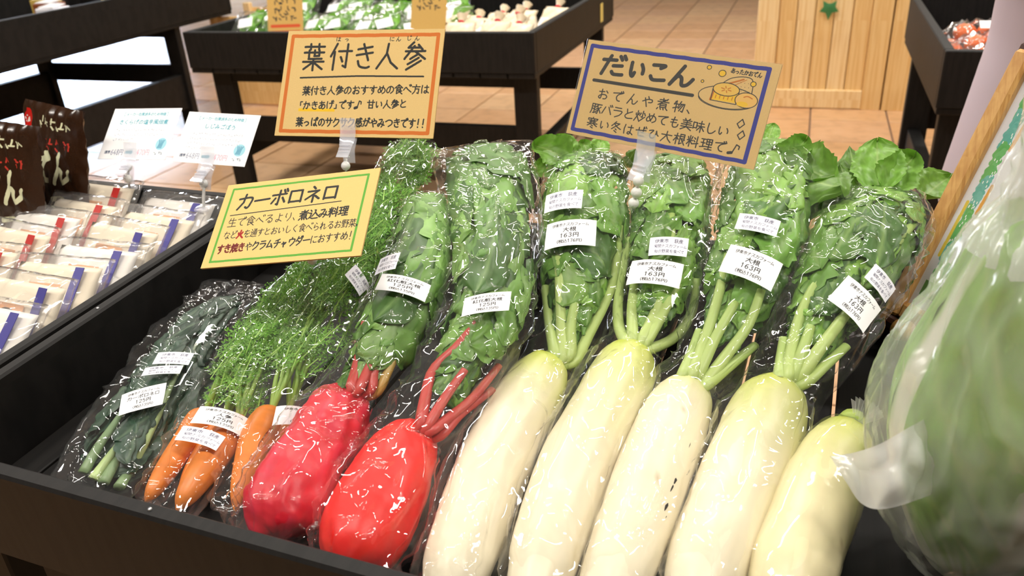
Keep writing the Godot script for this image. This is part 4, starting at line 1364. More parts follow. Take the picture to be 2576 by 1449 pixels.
# ---------------------------------------------------------------- red radishes
func red_colour(seed_: float, deep: Color, pale: Color) -> Callable:
	return func(f: float, a: float, l: float) -> Color:
		var n := nz_soft.get_noise_3d(cos(a) * 1.6 + seed_, sin(a) * 1.6, l * 16.0)
		var c := deep.lerp(pale, smoothstep(0.05, 0.5, n))
		return c * (1.0 + 0.10 * nz_soft.get_noise_3d(cos(a) * 3.0, sin(a) * 3.0 + seed_, l * 120.0))

func red_radishes() -> void:
	var list := [
		{
			"label": "knobbly crimson radish with a thick lower end, beside the carrots", "bag": "clear crinkled bag round the knobbly crimson radish",
			"root": [[700, 1352, 0.040, 30, 1], [702, 1330, 0.044, 74, 1], [716, 1285, 0.050, 104, 0.94], [748, 1220, 0.056, 106, 0.94], [790, 1150, 0.060, 92, 0.98], [830, 1085, 0.064, 88, 1], [860, 1035, 0.067, 78, 1], [878, 1005, 0.069, 52, 1], [884, 993, 0.070, 20, 1]],
			"film": [[712, 1392, 0.03, 110, 0.06], [700, 1345, 0.044, 106, 0.55], [716, 1285, 0.051, 118, 0.92], [748, 1220, 0.057, 120, 0.93], [792, 1148, 0.061, 114, 0.92], [834, 1080, 0.066, 110, 0.9], [876, 1005, 0.078, 96, 0.85], [920, 940, 0.094, 92, 0.8], [965, 870, 0.110, 96, 0.78], [1010, 780, 0.130, 98, 0.76], [1044, 690, 0.150, 92, 0.72], [1064, 600, 0.166, 78, 0.7], [1072, 530, 0.178, 64, 0.62], [1076, 492, 0.186, 46, 0.3]],
			"stalks": [[[880, 985], [895, 930], [908, 870], [918, 810]], [[900, 985], [925, 930], [940, 890]], [[930, 985], [940, 940], [952, 895]], [[945, 990], [985, 915], [1030, 850]], [[1000, 800], [1030, 740], [1055, 690], [1085, 620]]], "deep": Color(0.64, 0.016, 0.034), "pale": Color(0.62, 0.026, 0.060), "seed": 5.0, "bump": 0.0075,
		},
		{
			"label": "smooth bright red radish lying against the first white radish", "bag": "clear crinkled bag round the smooth bright red radish",
			"root": [[880, 1432, 0.042, 30, 1], [886, 1412, 0.045, 82, 1], [908, 1360, 0.050, 112, 0.95], [940, 1290, 0.055, 116, 0.95], [978, 1215, 0.060, 106, 0.98], [1012, 1148, 0.064, 90, 1], [1036, 1108, 0.067, 70, 1], [1046, 1090, 0.068, 46, 1], [1050, 1082, 0.069, 18, 1]],
			"film": [[872, 1475, 0.03, 120, 0.06], [880, 1425, 0.046, 116, 0.55], [908, 1360, 0.052, 128, 0.92], [940, 1290, 0.057, 130, 0.94], [980, 1210, 0.062, 122, 0.95], [1022, 1130, 0.067, 108, 0.92], [1060, 1070, 0.080, 100, 0.85], [1110, 1000, 0.094, 108, 0.8], [1166, 910, 0.112, 112, 0.76], [1214, 810, 0.132, 112, 0.74], [1240, 700, 0.152, 112, 0.72], [1242, 590, 0.170, 114, 0.7], [1230, 480, 0.186, 116, 0.6], [1218, 400, 0.198, 116, 0.36], [1212, 368, 0.204, 114, 0.1]],
			"stalks": [[[1056, 1075], [1070, 1000], [1090, 930], [1150, 870], [1200, 810]], [[1080, 1085], [1130, 1050], [1190, 1000], [1255, 920]], [[1070, 1078], [1120, 1000], [1170, 930]], [[1100, 1100], [1160, 1040], [1240, 980]]], "deep": Color(0.80, 0.016, 0.012), "pale": Color(0.82, 0.030, 0.020), "seed": 8.0, "bump": 0.003,
		}]
	for q in list:
		var rs := spine(q.root, 64)
		var at: Vector3 = rs.p[20] - tn * hgt(rs.p[20])
		var t := thing("red_radish", q.label, "radish", at, "red radishes in the tray")
		part("root", root_mesh(rs, 48, q.bump, q.seed, red_colour(q.seed, q.deep, q.pale)), mats.root_red, t)
		var fs := spine(q.film, 230)
		var k := 0
		for st in q.stalks:
			var green: bool = k == 3 and q.seed == 5.0
			stalk(t, fs, st, 0.0075, 0.0045, Color(0.55, 0.06, 0.05) if not green else Color(0.52, 0.24, 0.06), Color(0.50, 0.08, 0.07) if not green else Color(0.42, 0.36, 0.08), 0.014, rs.p[62] if k < 4 else null)
			k += 1
		leaf_mass(t, fs, 0.54, 0.94, 66, int(q.seed) * 31, 0.092, 0.070, 0.14, GREENS2, Color(0.24, 0.39, 0.14))
		var b := thing("plastic_bag", q.bag, "bag", at, "clear bags round the red radishes")
		film_part(b, fs, 0.0055, q.seed + 100.0, 22.0)
		if q.seed == 5.0:
			label_on(b, fs, [[961, 692], [1081, 721], [1068, 764], [946, 734]], mats.price_red, "price_label")
			label_on(b, fs, [[961, 649], [1008, 640], [997, 674], [940, 700]], mats.origin, "origin_label")
		else:
			label_on(b, fs, [[1180, 756], [1292, 732], [1271, 788], [1151, 800]], mats.price_red, "price_label")

# ---------------------------------------------------------------- signs and clips
# corners of a card seen at four pixels, squared up into a true rectangle at depth zc of its first corner
func card_frame(px: Array, dep: Array, zc: float) -> Transform3D:
	var c := []
	for k in 4:
		c.append(at_depth(px[k][0], px[k][1], zc * dep[k]))
	var o: Vector3 = (c[0] + c[1] + c[2] + c[3]) / 4
	var u: Vector3 = (c[1] - c[0] + c[2] - c[3]) / 2
	var v: Vector3 = (c[3] - c[0] + c[2] - c[1]) / 2
	var un := u.normalized()
	var vn := v.normalized()
	var k := un.dot(vn) * 0.5
	var u2 := (un - vn * k).normalized()
	var v2 := (vn - u2 * vn.dot(u2)).normalized()
	var n := u2.cross(-v2).normalized()
	return Transform3D(Basis(u2 * u.length(), -v2 * v.length(), n), o)

# a card: body of board, a printed face
func card(called: String, label: String, fr: Transform3D, print_: Material, edge: Material, thick: float, curl := 0.0, sleeve := false) -> Node3D:
	var t := thing(called, label, "sign", fr.origin)
	var u := fr.basis.x
	var v := fr.basis.y
	var n := fr.basis.z.normalized()
	var m := MB.new()
	m.box(fr.origin - n * (thick * 0.5 + 0.0002), Vector3(u.length(), v.length(), thick), Basis(u.normalized(), v.normalized(), n), 0.0006)
	part("board", m.mesh(false), edge, t)
	var f := MB.new()
	var a := f.add(fr.origin - u * 0.5 + v * 0.5, Vector2(0, 0))
	var b := f.add(fr.origin + u * 0.5 + v * 0.5, Vector2(1, 0))
	var c := f.add(fr.origin + u * 0.5 - v * 0.5, Vector2(1, 1))
	var d := f.add(fr.origin - u * 0.5 - v * 0.5, Vector2(0, 1))
	f.quad(a, b, c, d)
	part("printed_face", f.mesh(false), print_, t)
	if sleeve:
		var s := MB.new()
		s.box(fr.origin + n * 0.0006, Vector3(u.length() * 1.012, v.length() * 1.012, 0.0006), Basis(u.normalized(), v.normalized(), n), 0.0002)
		part("clear_sleeve", s.mesh(false), mats.acrylic, t)
	return t

# a clear spring clip with its mouth at p, opening along up, on a white bead stalk through the points
func clip(label: String, p: Vector3, up: Vector3, face: Vector3, beads: Array, foot: Vector3, floor_n: Vector3, s := 1.0, group := "clear clips that hold the cards") -> void:
	var t := thing("card_clip", label, "clip", p, group)
	var y := up.normalized()
	var x := y.cross(face).normalized()
	var z := x.cross(y).normalized()
	for sg in [1.0, -1.0]:
		var pts := PackedVector3Array()
		var prof := [Vector2(0.0105, 0.026), Vector2(0.0060, 0.018), Vector2(0.0025, 0.008), Vector2(0.0018, 0.0), Vector2(0.0045, -0.012), Vector2(0.0085, -0.022), Vector2(0.0115, -0.028)]
		for q in prof:
			for k in 5:
				var e := (k / 4.0 - 0.5) * (0.022 if q.y > -0.005 else 0.017)
				pts.append(p + (x * e + y * q.y + z * q.x * sg) * s)
		var th := MB.new()
		th.sheet(pts, 4, prof.size() - 1)
		var back := PackedVector3Array()
		for q in pts: back.append(q + z * sg * 0.0016 * s)
		th.sheet(back, 4, prof.size() - 1, PackedColorArray(), true)
		part("jaw", th.mesh(), mats.acrylic_solid, t)
	var ribs := MB.new()
	for k in 4:
		ribs.box(p + (y * (-0.010 - k * 0.005) + z * 0.007) * s, Vector3(0.015, 0.0015, 0.006) * s, Basis(x, y, z), 0.0004)
	part("ribs", ribs.mesh(false), mats.acrylic_solid, t)
	var bm := sphere_mesh(0.0062 * s, 1.0, 14)
	for q in beads:
		part("bead", bm, mats.bead, t, Transform3D(Basis(x, y, z), q))
	var prev: Vector3 = p - y * 0.026 * s
	var rod := MB.new()
	var line := [prev]
	line.append_array(beads)
	line.append(foot)
	var rad := []
	for q in line: rad.append(0.0022 * s)
	rod.tube(line, rad, 8)
	part("stalk", rod.mesh(), mats.bead, t)
	var base := lathe([Vector2(0.0001, 0.004), Vector2(0.012, 0.0038), Vector2(0.0145, 0.002), Vector2(0.0145, 0.0)], 24)
	var fx := floor_n.cross(Vector3.BACK).normalized()
	part("foot", base, mats.acrylic_solid, t, Transform3D(Basis(fx, floor_n, fx.cross(floor_n)), foot))

func signs() -> void:
	var edge := std(Color(0.80, 0.66, 0.43), 0.85, "cardboard")
	var f1 := card_frame([[728, 81], [1122, 69], [1087, 345], [688, 344]], [1.0, 0.953, 0.936, 0.983], 1.14)
	card("cardboard_sign", "brown cardboard sign with an orange marker border about leafy carrots", f1, sign_carrot(), edge, 0.0025)
	var f2 := card_frame([[1483, 110], [1976, 152], [1893, 415], [1418, 343]], [1.0, 0.881, 0.898, 1.017], 1.08)
	card("cardboard_sign", "brown cardboard sign with a blue marker border and a drawing of stew", f2, sign_radish(), edge, 0.0025, 0.0, true)
	var f3 := card_frame([[574, 462], [953, 427], [909, 648], [509, 670]], [1.0, 0.935, 0.876, 0.94], 1.03)
	card("cardboard_sign", "brown cardboard sign with a green marker border about black kale", f3, sign_kale(), edge, 0.0025)
	var z2 := (at_depth(1640, 375, 1.0) - cam_pos).dot(cf)
	# clips grip the lower edges
	var e1 := f1.origin - f1.basis.y * 0.5 + f1.basis.x * (-0.02)
	clip("clear plastic clip on the sign with the orange border", e1 - f1.basis.y.normalized() * 0.004, f1.basis.y, f1.basis.z, [e1 - f1.basis.y.normalized() * 0.036 - Vector3(0, 0.004, 0), e1 - f1.basis.y.normalized() * 0.040 - Vector3(0, 0.017, 0)], tray(-0.365, 0.509, 0.106), tn)
	var e2 := f2.origin - f2.basis.y * 0.5 - f2.basis.x * 0.04
	var dn := (at_depth(1590, 560, 1.06) - at_depth(1640, 385, 1.02)).normalized()
	var b0 := at_depth(1606, 455, 1.035)
	clip("clear plastic clip with white beads under the sign with the blue border", e2 - f2.basis.y.normalized() * 0.010, (f2.basis.y.normalized() - dn * 0.8), f2.basis.z, [b0, at_depth(1601, 484, 1.042), at_depth(1594, 511, 1.05)], bed(1588, 575, 0.125), tn, 1.15)
	var n3 := f3.basis.z.normalized()
	var e3 := f3.origin - f3.basis.y * 0.12 - n3 * 0.014
	clip("clear plastic clip behind the sign with the green border", e3, f3.basis.y, f3.basis.z, [e3 - n3 * 0.03 - Vector3(0, 0.006, 0), e3 - n3 * 0.042 - Vector3(0, 0.008, 0)], tray(-0.425, 0.509, 0.106), tn)
	# two white price cards over the snack packets
	var wp := std(Color(0.95, 0.96, 0.97), 0.5, "card stock")
	var w1 := card_frame([[289, 270], [454, 276], [417, 406], [249, 396]], [1.0, 0.971, 0.947, 0.976], 1.47)
	card("price_card", "white printed price card with a ten-character blue title on a clip", w1, shelf_card("きくらげの塩辛風佃煮", 3, 4), wp, 0.0008)
	var w2 := card_frame([[477, 278], [652, 293], [617, 424], [435, 402]], [1.0, 0.971, 0.950, 0.979], 1.40)
	card("price_card", "white printed price card with a short six-character blue title on a clip", w2, shelf_card("しじみごぼう", 4, 9), wp, 0.0008)
	for q in [[w1, [322, 420], [326, 470], "clear clip under the white card with the long blue title"], [w2, [512, 432], [512, 520], "clear clip under the white card with the short blue title"]]:
		var f: Transform3D = q[0]
		var e := f.origin - f.basis.y * 0.5
		var bz := (e - cam_pos).dot(cf)
		clip(q[3], e - f.basis.y.normalized() * 0.006, f.basis.y, f.basis.z, [at_depth(q[1][0], q[1][1], bz), at_depth(q[1][0] + 1, q[1][1] + 30, bz)], bed(q[2][0], q[2][1] + 6, 0.108), tn, 1.2)

# ---------------------------------------------------------------- stick-on labels, laid over the film of a bag
# a point brought onto the swept body's surface, grown by grow
func snap_to(sp: Spine, q: Vector3, grow: float) -> Vector3:
	var bj := 0
	var bd := 1e9
	for j in sp.p.size():
		var e: float = absf((q - sp.p[j]).dot(sp.t[j])) + (q - sp.p[j]).length() * 0.15
		if e < bd:
			bd = e
			bj = j
	var o: Vector3 = q - sp.p[bj]
	var al: float = o.dot(sp.t[bj])
	var fx: float = o.dot(sp.s[bj]) / (sp.w[bj] + grow)
	var fy: float = o.dot(sp.u[bj]) / (sp.h[bj] + grow)
	var r := maxf(sqrt(fx * fx + fy * fy), 0.05)
	return sp.p[bj] + sp.t[bj] * al + (sp.s[bj] * fx * (sp.w[bj] + grow) + sp.u[bj] * fy * (sp.h[bj] + grow)) / r

# a paper rectangle stuck on a bag; the four pixels say where its corners touch
func label_on(bag: Node3D, sp: Spine, c: Array, mat: Material, called: String) -> void:
	var k := []
	for q in c: k.append(on_body(sp, q[0], q[1], 0.006))
	var o: Vector3 = (k[0] + k[1] + k[2] + k[3]) / 4
	var u: Vector3 = (k[1] - k[0] + k[2] - k[3]) / 2
	var v: Vector3 = (k[3] - k[0] + k[2] - k[1]) / 2
	var vn := (v - u * (v.dot(u) / u.length_squared()) * 0.5)
	var nu := 12
	var nv := 7
	var pts := PackedVector3Array()
	for j in nv + 1:
		for i in nu + 1:
			var q := o + u * (float(i) / nu - 0.5) + vn * (float(j) / nv - 0.5)
			pts.append(snap_to(sp, q, 0.0062))
	# paper is stiff: ease the points towards their flat places
	for j in nv + 1:
		for i in nu + 1:
			var w := j * (nu + 1) + i
			var flat := pts[(nv / 2) * (nu + 1) + nu / 2] + u * (float(i) / nu - 0.5) + vn * (float(j) / nv - 0.5)
			pts[w] = pts[w].lerp(flat, 0.18)
	var m := MB.new()
	m.sheet(pts, nu, nv)
	part(called, m.mesh(), mat, bag)

# ---------------------------------------------------------------- carrots
func frond(m: MB, o: Vector3, dir: Vector3, side: Vector3, ln: float, r: RandomNumberGenerator) -> void:
	var up := dir.cross(side).normalized()
	var col := Color(0.16, 0.40, 0.035) * r.randf_range(0.6, 1.25)
	var pale := Color(0.30, 0.52, 0.09)
	var p := o
	var n := 7
	for k in n:
		var f := float(k) / n
		var q := p + (dir + up * 0.10 * f).normalized() * ln / n
		var w := 0.0008
		var a := m.add(p - side * w, Vector2.ZERO, pale)
		var b := m.add(p + side * w, Vector2.ZERO, pale)
		var c := m.add(q + side * w, Vector2.ZERO, pale)
		var d := m.add(q - side * w, Vector2.ZERO, pale)
		m.quad(a, b, c, d)
		for sg in [-1.0, 1.0]:
			var l2 := ln * 0.36 * (1.0 - f * 0.7) * r.randf_range(0.8, 1.2)
			var d2: Vector3 = (dir * 0.75 + side * sg + up * r.randf_range(-0.5, 0.5)).normalized()
			for e in 3:
				var s0 := q + d2 * l2 * (e + 0.3) / 3.0
				for h in [-0.7, 0.0, 0.7]:
					var d3: Vector3 = (d2 + dir * h + up * r.randf_range(-0.3, 0.3)).normalized()
					var t := d3.cross(up).normalized() * l2 * 0.045
					var l3 := l2 * 0.34
					var a2 := m.add(s0, Vector2.ZERO, col)
					var b2 := m.add(s0 + d3 * l3 * 0.6 + t, Vector2.ZERO, col)
					var c2 := m.add(s0 + d3 * l3, Vector2.ZERO, col)
					var e2 := m.add(s0 + d3 * l3 * 0.6 - t, Vector2.ZERO, col)
					m.quad(a2, b2, c2, e2)
		p = q

func carrot_colour(seed_: float) -> Callable:
	return func(f: float, a: float, l: float) -> Color:
		var ring := nz_soft.get_noise_3d(cos(a) * 0.7 + seed_, sin(a) * 0.7, l * 220.0)
		var n := nz_soft.get_noise_3d(cos(a) * 1.5, sin(a) * 1.5 + seed_, l * 20.0)
		return Color(0.74, 0.215, 0.028) * (1.0 + 0.14 * ring + 0.12 * n)

func carrots() -> void:
	var bags := [
		{
			"bag": "clear bag of carrots lying beside the kale", "film": [[400, 1312, 0.012, 84, 0.05], [418, 1270, 0.026, 88, 0.34], [460, 1195, 0.034, 90, 0.5], [515, 1100, 0.040, 92, 0.55], [562, 1020, 0.046, 92, 0.6], [612, 935, 0.060, 92, 0.62], [672, 850, 0.080, 96, 0.62], [735, 765, 0.100, 90, 0.62], [785, 700, 0.116, 72, 0.6], [810, 668, 0.124, 56, 0.3]],
			"roots": [[[[366, 1262, 0.016, 4, 1], [385, 1235, 0.022, 20, 1], [420, 1180, 0.026, 29, 1], [462, 1120, 0.030, 33, 1], [495, 1070, 0.032, 36, 1], [510, 1048, 0.034, 30, 1], [515, 1040, 0.034, 10, 1]], "slim orange carrot with a fine root hair, next to the kale"], [[[446, 1284, 0.018, 5, 1], [466, 1252, 0.024, 26, 1], [505, 1195, 0.030, 38, 1], [550, 1132, 0.034, 43, 1], [585, 1085, 0.036, 42, 1], [598, 1064, 0.037, 32, 1], [602, 1056, 0.037, 10, 1]], "stout orange carrot under the price label"], [[[452, 1235, 0.014, 6, 1], [480, 1195, 0.018, 22, 1], [520, 1130, 0.022, 28, 1], [548, 1085, 0.024, 28, 1], [560, 1066, 0.024, 10, 1]], "thin orange carrot lying between two stouter ones"]],
			"head": [[560, 1035], [540, 1030], [590, 1045]], "to": [[640, 860], [690, 800], [600, 880], [720, 760], [560, 930]], "seed": 61.0,
		},
		{
			"bag": "tall clear bag of leafy carrots beside the crimson radish", "film": [[575, 1330, 0.012, 66, 0.05], [592, 1285, 0.028, 72, 0.36], [622, 1190, 0.036, 80, 0.5], [660, 1095, 0.044, 86, 0.55], [700, 1010, 0.054, 88, 0.58], [752, 915, 0.072, 90, 0.6], [810, 815, 0.096, 90, 0.62], [868, 710, 0.122, 82, 0.64], [925, 600, 0.150, 66, 0.68], [978, 500, 0.176, 62, 0.66], [1018, 415, 0.198, 62, 0.5], [1038, 360, 0.212, 54, 0.2]],
			"roots": [[[[592, 1284, 0.020, 5, 1], [604, 1240, 0.026, 25, 1], [626, 1170, 0.032, 38, 1], [652, 1100, 0.037, 46, 1], [672, 1058, 0.040, 42, 1], [680, 1040, 0.041, 30, 1], [683, 1034, 0.041, 10, 1]], "orange carrot whose side touches the crimson radish bag"], [[[650, 1205, 0.016, 6, 1], [672, 1150, 0.022, 26, 1], [700, 1090, 0.027, 34, 1], [720, 1050, 0.030, 32, 1], [728, 1032, 0.031, 12, 1]], "orange carrot half hidden under a white price label"]],
			"head": [[690, 1020], [725, 1010], [705, 1015]], "to": [[760, 860], [800, 800], [850, 760], [830, 700], [740, 900]], "seed": 67.0,
		}]
	for q in bags:
		var fs := spine(q.film, 150)
		var k := 0
		var first: Node3D
		for c in q.roots:
			var rs := spine(c[0], 48)
			var t := thing("carrot", c[1], "carrot", rs.p[24] - tn * hgt(rs.p[24]), "orange carrots in clear bags")
			if first == null: first = t
			part("root", root_mesh(rs, 28, 0.0014, q.seed + k, carrot_colour(q.seed + k)), mats.root_carrot, t)
			# stems fan from the crown into the bag
			for e in 5:
				var h: Vector2 = Vector2(q.to[e][0], q.to[e][1]) + Vector2(k * 14 - 10, k * 9)
				var m := MB.new()
				m.colored = true
				var a: Vector3 = rs.p[47]
				var b := on_body(fs, h.x, h.y, -0.012 - 0.004 * e)
				var mid := a.lerp(b, 0.5) + tn * 0.006 + tx * (e - 2) * 0.004
				var pts := curve([a, mid, b], 12)
				var rad := []
				var cols := []
				for z in pts.size():
					rad.append(lerpf(0.0034, 0.0018, float(z) / 12))
					cols.append(Color(0.34, 0.50, 0.10).lerp(Color(0.20, 0.40, 0.055), z / 12.0))
				m.tube(pts, rad, 7, cols)
				part("stem", m.mesh(), mats.stalk, t)
			k += 1
		var r := RandomNumberGenerator.new()
		r.seed = int(q.seed)
		var fol := MB.new()
		fol.colored = true
		var n := 230 if q.seed == 61.0 else 420
		for i in n:
			var f := lerpf(0.44, 0.96, (i + r.randf()) / n)
			var j := fs.at(f)
			var a := r.randf_range(-0.4, PI + 0.4)
			var sh := sqrt(r.randf_range(0.10, 0.80))
			var o: Vector3 = fs.p[j] + (fs.s[j] * cos(a) * fs.w[j] + fs.u[j] * sin(a) * fs.h[j]) * sh
			var dir: Vector3 = (fs.t[j] + fs.s[j] * r.randf_range(-0.5, 0.5) + fs.u[j] * r.randf_range(-0.3, 0.3)).normalized()
			var side: Vector3 = (fs.s[j] + fs.u[j] * r.randf_range(-0.6, 0.6)).normalized()
			if f < 0.58 and r.randf() < 0.6: continue
			frond(fol, o - dir * 0.02, dir, (side - dir * side.dot(dir)).normalized(), r.randf_range(0.035, 0.055), r)
		var fo := part("foliage", fol.mesh(false), mats.leaf, first)
		fo.set_meta("kind", "stuff")
		var b := thing("plastic_bag", q.bag, "bag", fs.p[40] - tn * hgt(fs.p[40]), "clear bags round the carrots")
		film_part(b, fs, 0.0042, q.seed + 40.0, 24.0)
		q.spine = fs
		if q.seed == 61.0:
			label_on(b, fs, [[507, 1027], [623, 1058], [596, 1100], [472, 1067]], mats.price_carrot, "price_label")
			label_on(b, fs, [[460, 1076], [566, 1102], [540, 1137], [442, 1109]], mats.origin, "origin_label")
		else:
			label_on(b, fs, [[696, 1029], [800, 1033], [766, 1076], [669, 1072]], mats.price_carrot, "price_label")
			label_on(b, fs, [[887, 665], [924, 712], [904, 755], [871, 696]], mats.origin, "origin_label")

# ---------------------------------------------------------------- black kale
func kale() -> void:
	var rows := [[215, 1262, 0.012, 110, 0.05], [238, 1212, 0.022, 112, 0.22], [285, 1135, 0.030, 114, 0.34], [345, 1040, 0.036, 112, 0.42], [405, 945, 0.042, 108, 0.46], [468, 860, 0.048, 100, 0.48], [530, 785, 0.054, 90, 0.46], [578, 730, 0.058, 80, 0.30], [594, 712, 0.060, 78, 0.12]]
	var fs := spine(rows, 150)
	var t := thing("black_kale", "bunch of dark crinkled kale leaves with pale green ribs", "kale", fs.p[60] - tn * hgt(fs.p[60]))
	var ribs := [[[235, 1205], [275, 1150], [330, 1080], [380, 1010]], [[325, 1195], [365, 1110], [405, 1030], [440, 950], [500, 860]], [[300, 1225], [350, 1150], [420, 1060], [480, 960]], [[210, 1190], [250, 1120], [300, 1050], [360, 960], [430, 880]], [[380, 1180], [430, 1090], [480, 1000], [540, 900]], [[260, 1215], [310, 1130], [370, 1030], [450, 900], [520, 820]]]
	var k := 0
	for path in ribs:
		var st := stalk(t, fs, path, 0.0068, 0.0022, Color(0.46, 0.60, 0.24) if k < 2 else Color(0.20, 0.30, 0.14), Color(0.10, 0.16, 0.09), 0.008 + 0.004 * (k % 3))
		# the blade runs along its rib, blistered and rolled
		var pts := PackedVector3Array()
		var cols := PackedColorArray()
		var c := []
		for q in path: c.append(on_body(fs, q[0], q[1], -0.010 - 0.004 * (k % 3)))
		var line := curve(c, 40)
		var nu := 16
		for j in 41:
			var f := j / 40.0
			var d: Vector3 = (line[mini(j + 1, 40)] - line[maxi(j - 1, 0)]).normalized()
			var s := d.cross(tn).normalized()
			var wd := 0.036 * pow(sin(PI * clampf(0.08 + f * 0.9, 0, 1)), 0.6) * smoothstep(0.05, 0.35, f)
			for i in nu + 1:
				var x := float(i) / nu * 2 - 1
				var bl := nz_cell.get_noise_2d(x * 4.0 + k * 9.0, f * 17.0) * 0.0035 + nz_soft.get_noise_2d(x * 2.0 + k, f * 5.0) * 0.006 * absf(x)
				var q: Vector3 = line[j] + s * x * wd + tn * (bl - 0.004 - x * x * wd * 0.25)
				if hgt(q) < 0.004: q += tn * (0.004 - hgt(q))
				pts.append(q)
				var g := 1.0 + 0.45 * nz_soft.get_noise_2d(x * 6.0 + k, f * 22.0)
				cols.append(Color(0.022, 0.052, 0.030) * g)
		var m := MB.new()
		m.colored = true
		m.sheet(pts, nu, 40, cols)
		part("leaf", m.mesh(), mats.leaf_dark, st)
		k += 1
	for e in 34:
		rng.seed = 500 + e
		leaf_in(t, fs, lerpf(0.28, 0.76, e / 34.0), rng.randf_range(-0.2, PI + 0.2), [0.80, 0.62, 0.4][e % 3], rng.randf_range(-0.6, 0.6), rng.randf_range(0.06, 0.09), rng.randf_range(0.03, 0.045), 700 + e, Color(0.021, 0.050, 0.029) * rng.randf_range(0.7, 1.5), Color(0.10, 0.16, 0.09), 0.1, mats.leaf_dark, 0.10)
	var b := thing("plastic_bag", "loose clear bag round the dark kale by the tray's side board", "bag", fs.p[40] - tn * hgt(fs.p[40]))
	film_part(b, fs, 0.0060, 77.0, 20.0)
	label_on(b, fs, [[399, 888], [491, 894], [463, 919], [381, 922]], mats.origin, "origin_label")
	label_on(b, fs, [[371, 929], [460, 922], [445, 944], [350, 950]], mats.origin, "origin_label")
	label_on(b, fs, [[316, 993], [426, 965], [398, 1020], [289, 1054]], mats.price_kale, "price_label")

# ---------------------------------------------------------------- snack packets in the neighbouring tray
func emblem_print() -> StandardMaterial3D:
	var im := blank(160, 150, Color(0.86, 0.62, 0.42), 0.02, 4)
	disc(im, Vector2(80, 78), 62, 58, Color(0.83, 0.56, 0.36), Color(0.16, 0.13, 0.12), 6)
	for q in [[62, 70, 17], [96, 64, 15], [84, 92, 19]]:
		disc(im, Vector2(q[0], q[1]), q[2], q[2] * 0.8, Color(0.24, 0.18, 0.15), Color(0.24, 0.18, 0.15), 2)
	return printed(im, 0.5, "emblem print")

# a pillow-shaped pouch, face towards +z, standing on y = 0
func pillow(w: float, h: float, t: float, n := 14, seed_ := 1.0, crimp := 0.002) -> ArrayMesh:
	var m := MB.new()
	for sg in [1.0, -1.0]:
		var pts := PackedVector3Array()
		for j in n + 1:
			for i in n + 1:
				var u := float(i) / n * 2 - 1
				var v := float(j) / n * 2 - 1
				var b := pow(maxf(1 - u * u, 0), 0.55) * pow(maxf(1 - v * v, 0), 0.55)
				var wr := nz_soft.get_noise_2d(u * 3.0 + seed_, v * 3.0) * crimp * (0.5 + b)
				pts.append(Vector3(u * w / 2 * (1 - 0.04 * b), (v + 1) * h / 2, sg * (b * t / 2) + wr))
		m.sheet(pts, n, n, PackedColorArray(), sg > 0)
	return m.mesh()

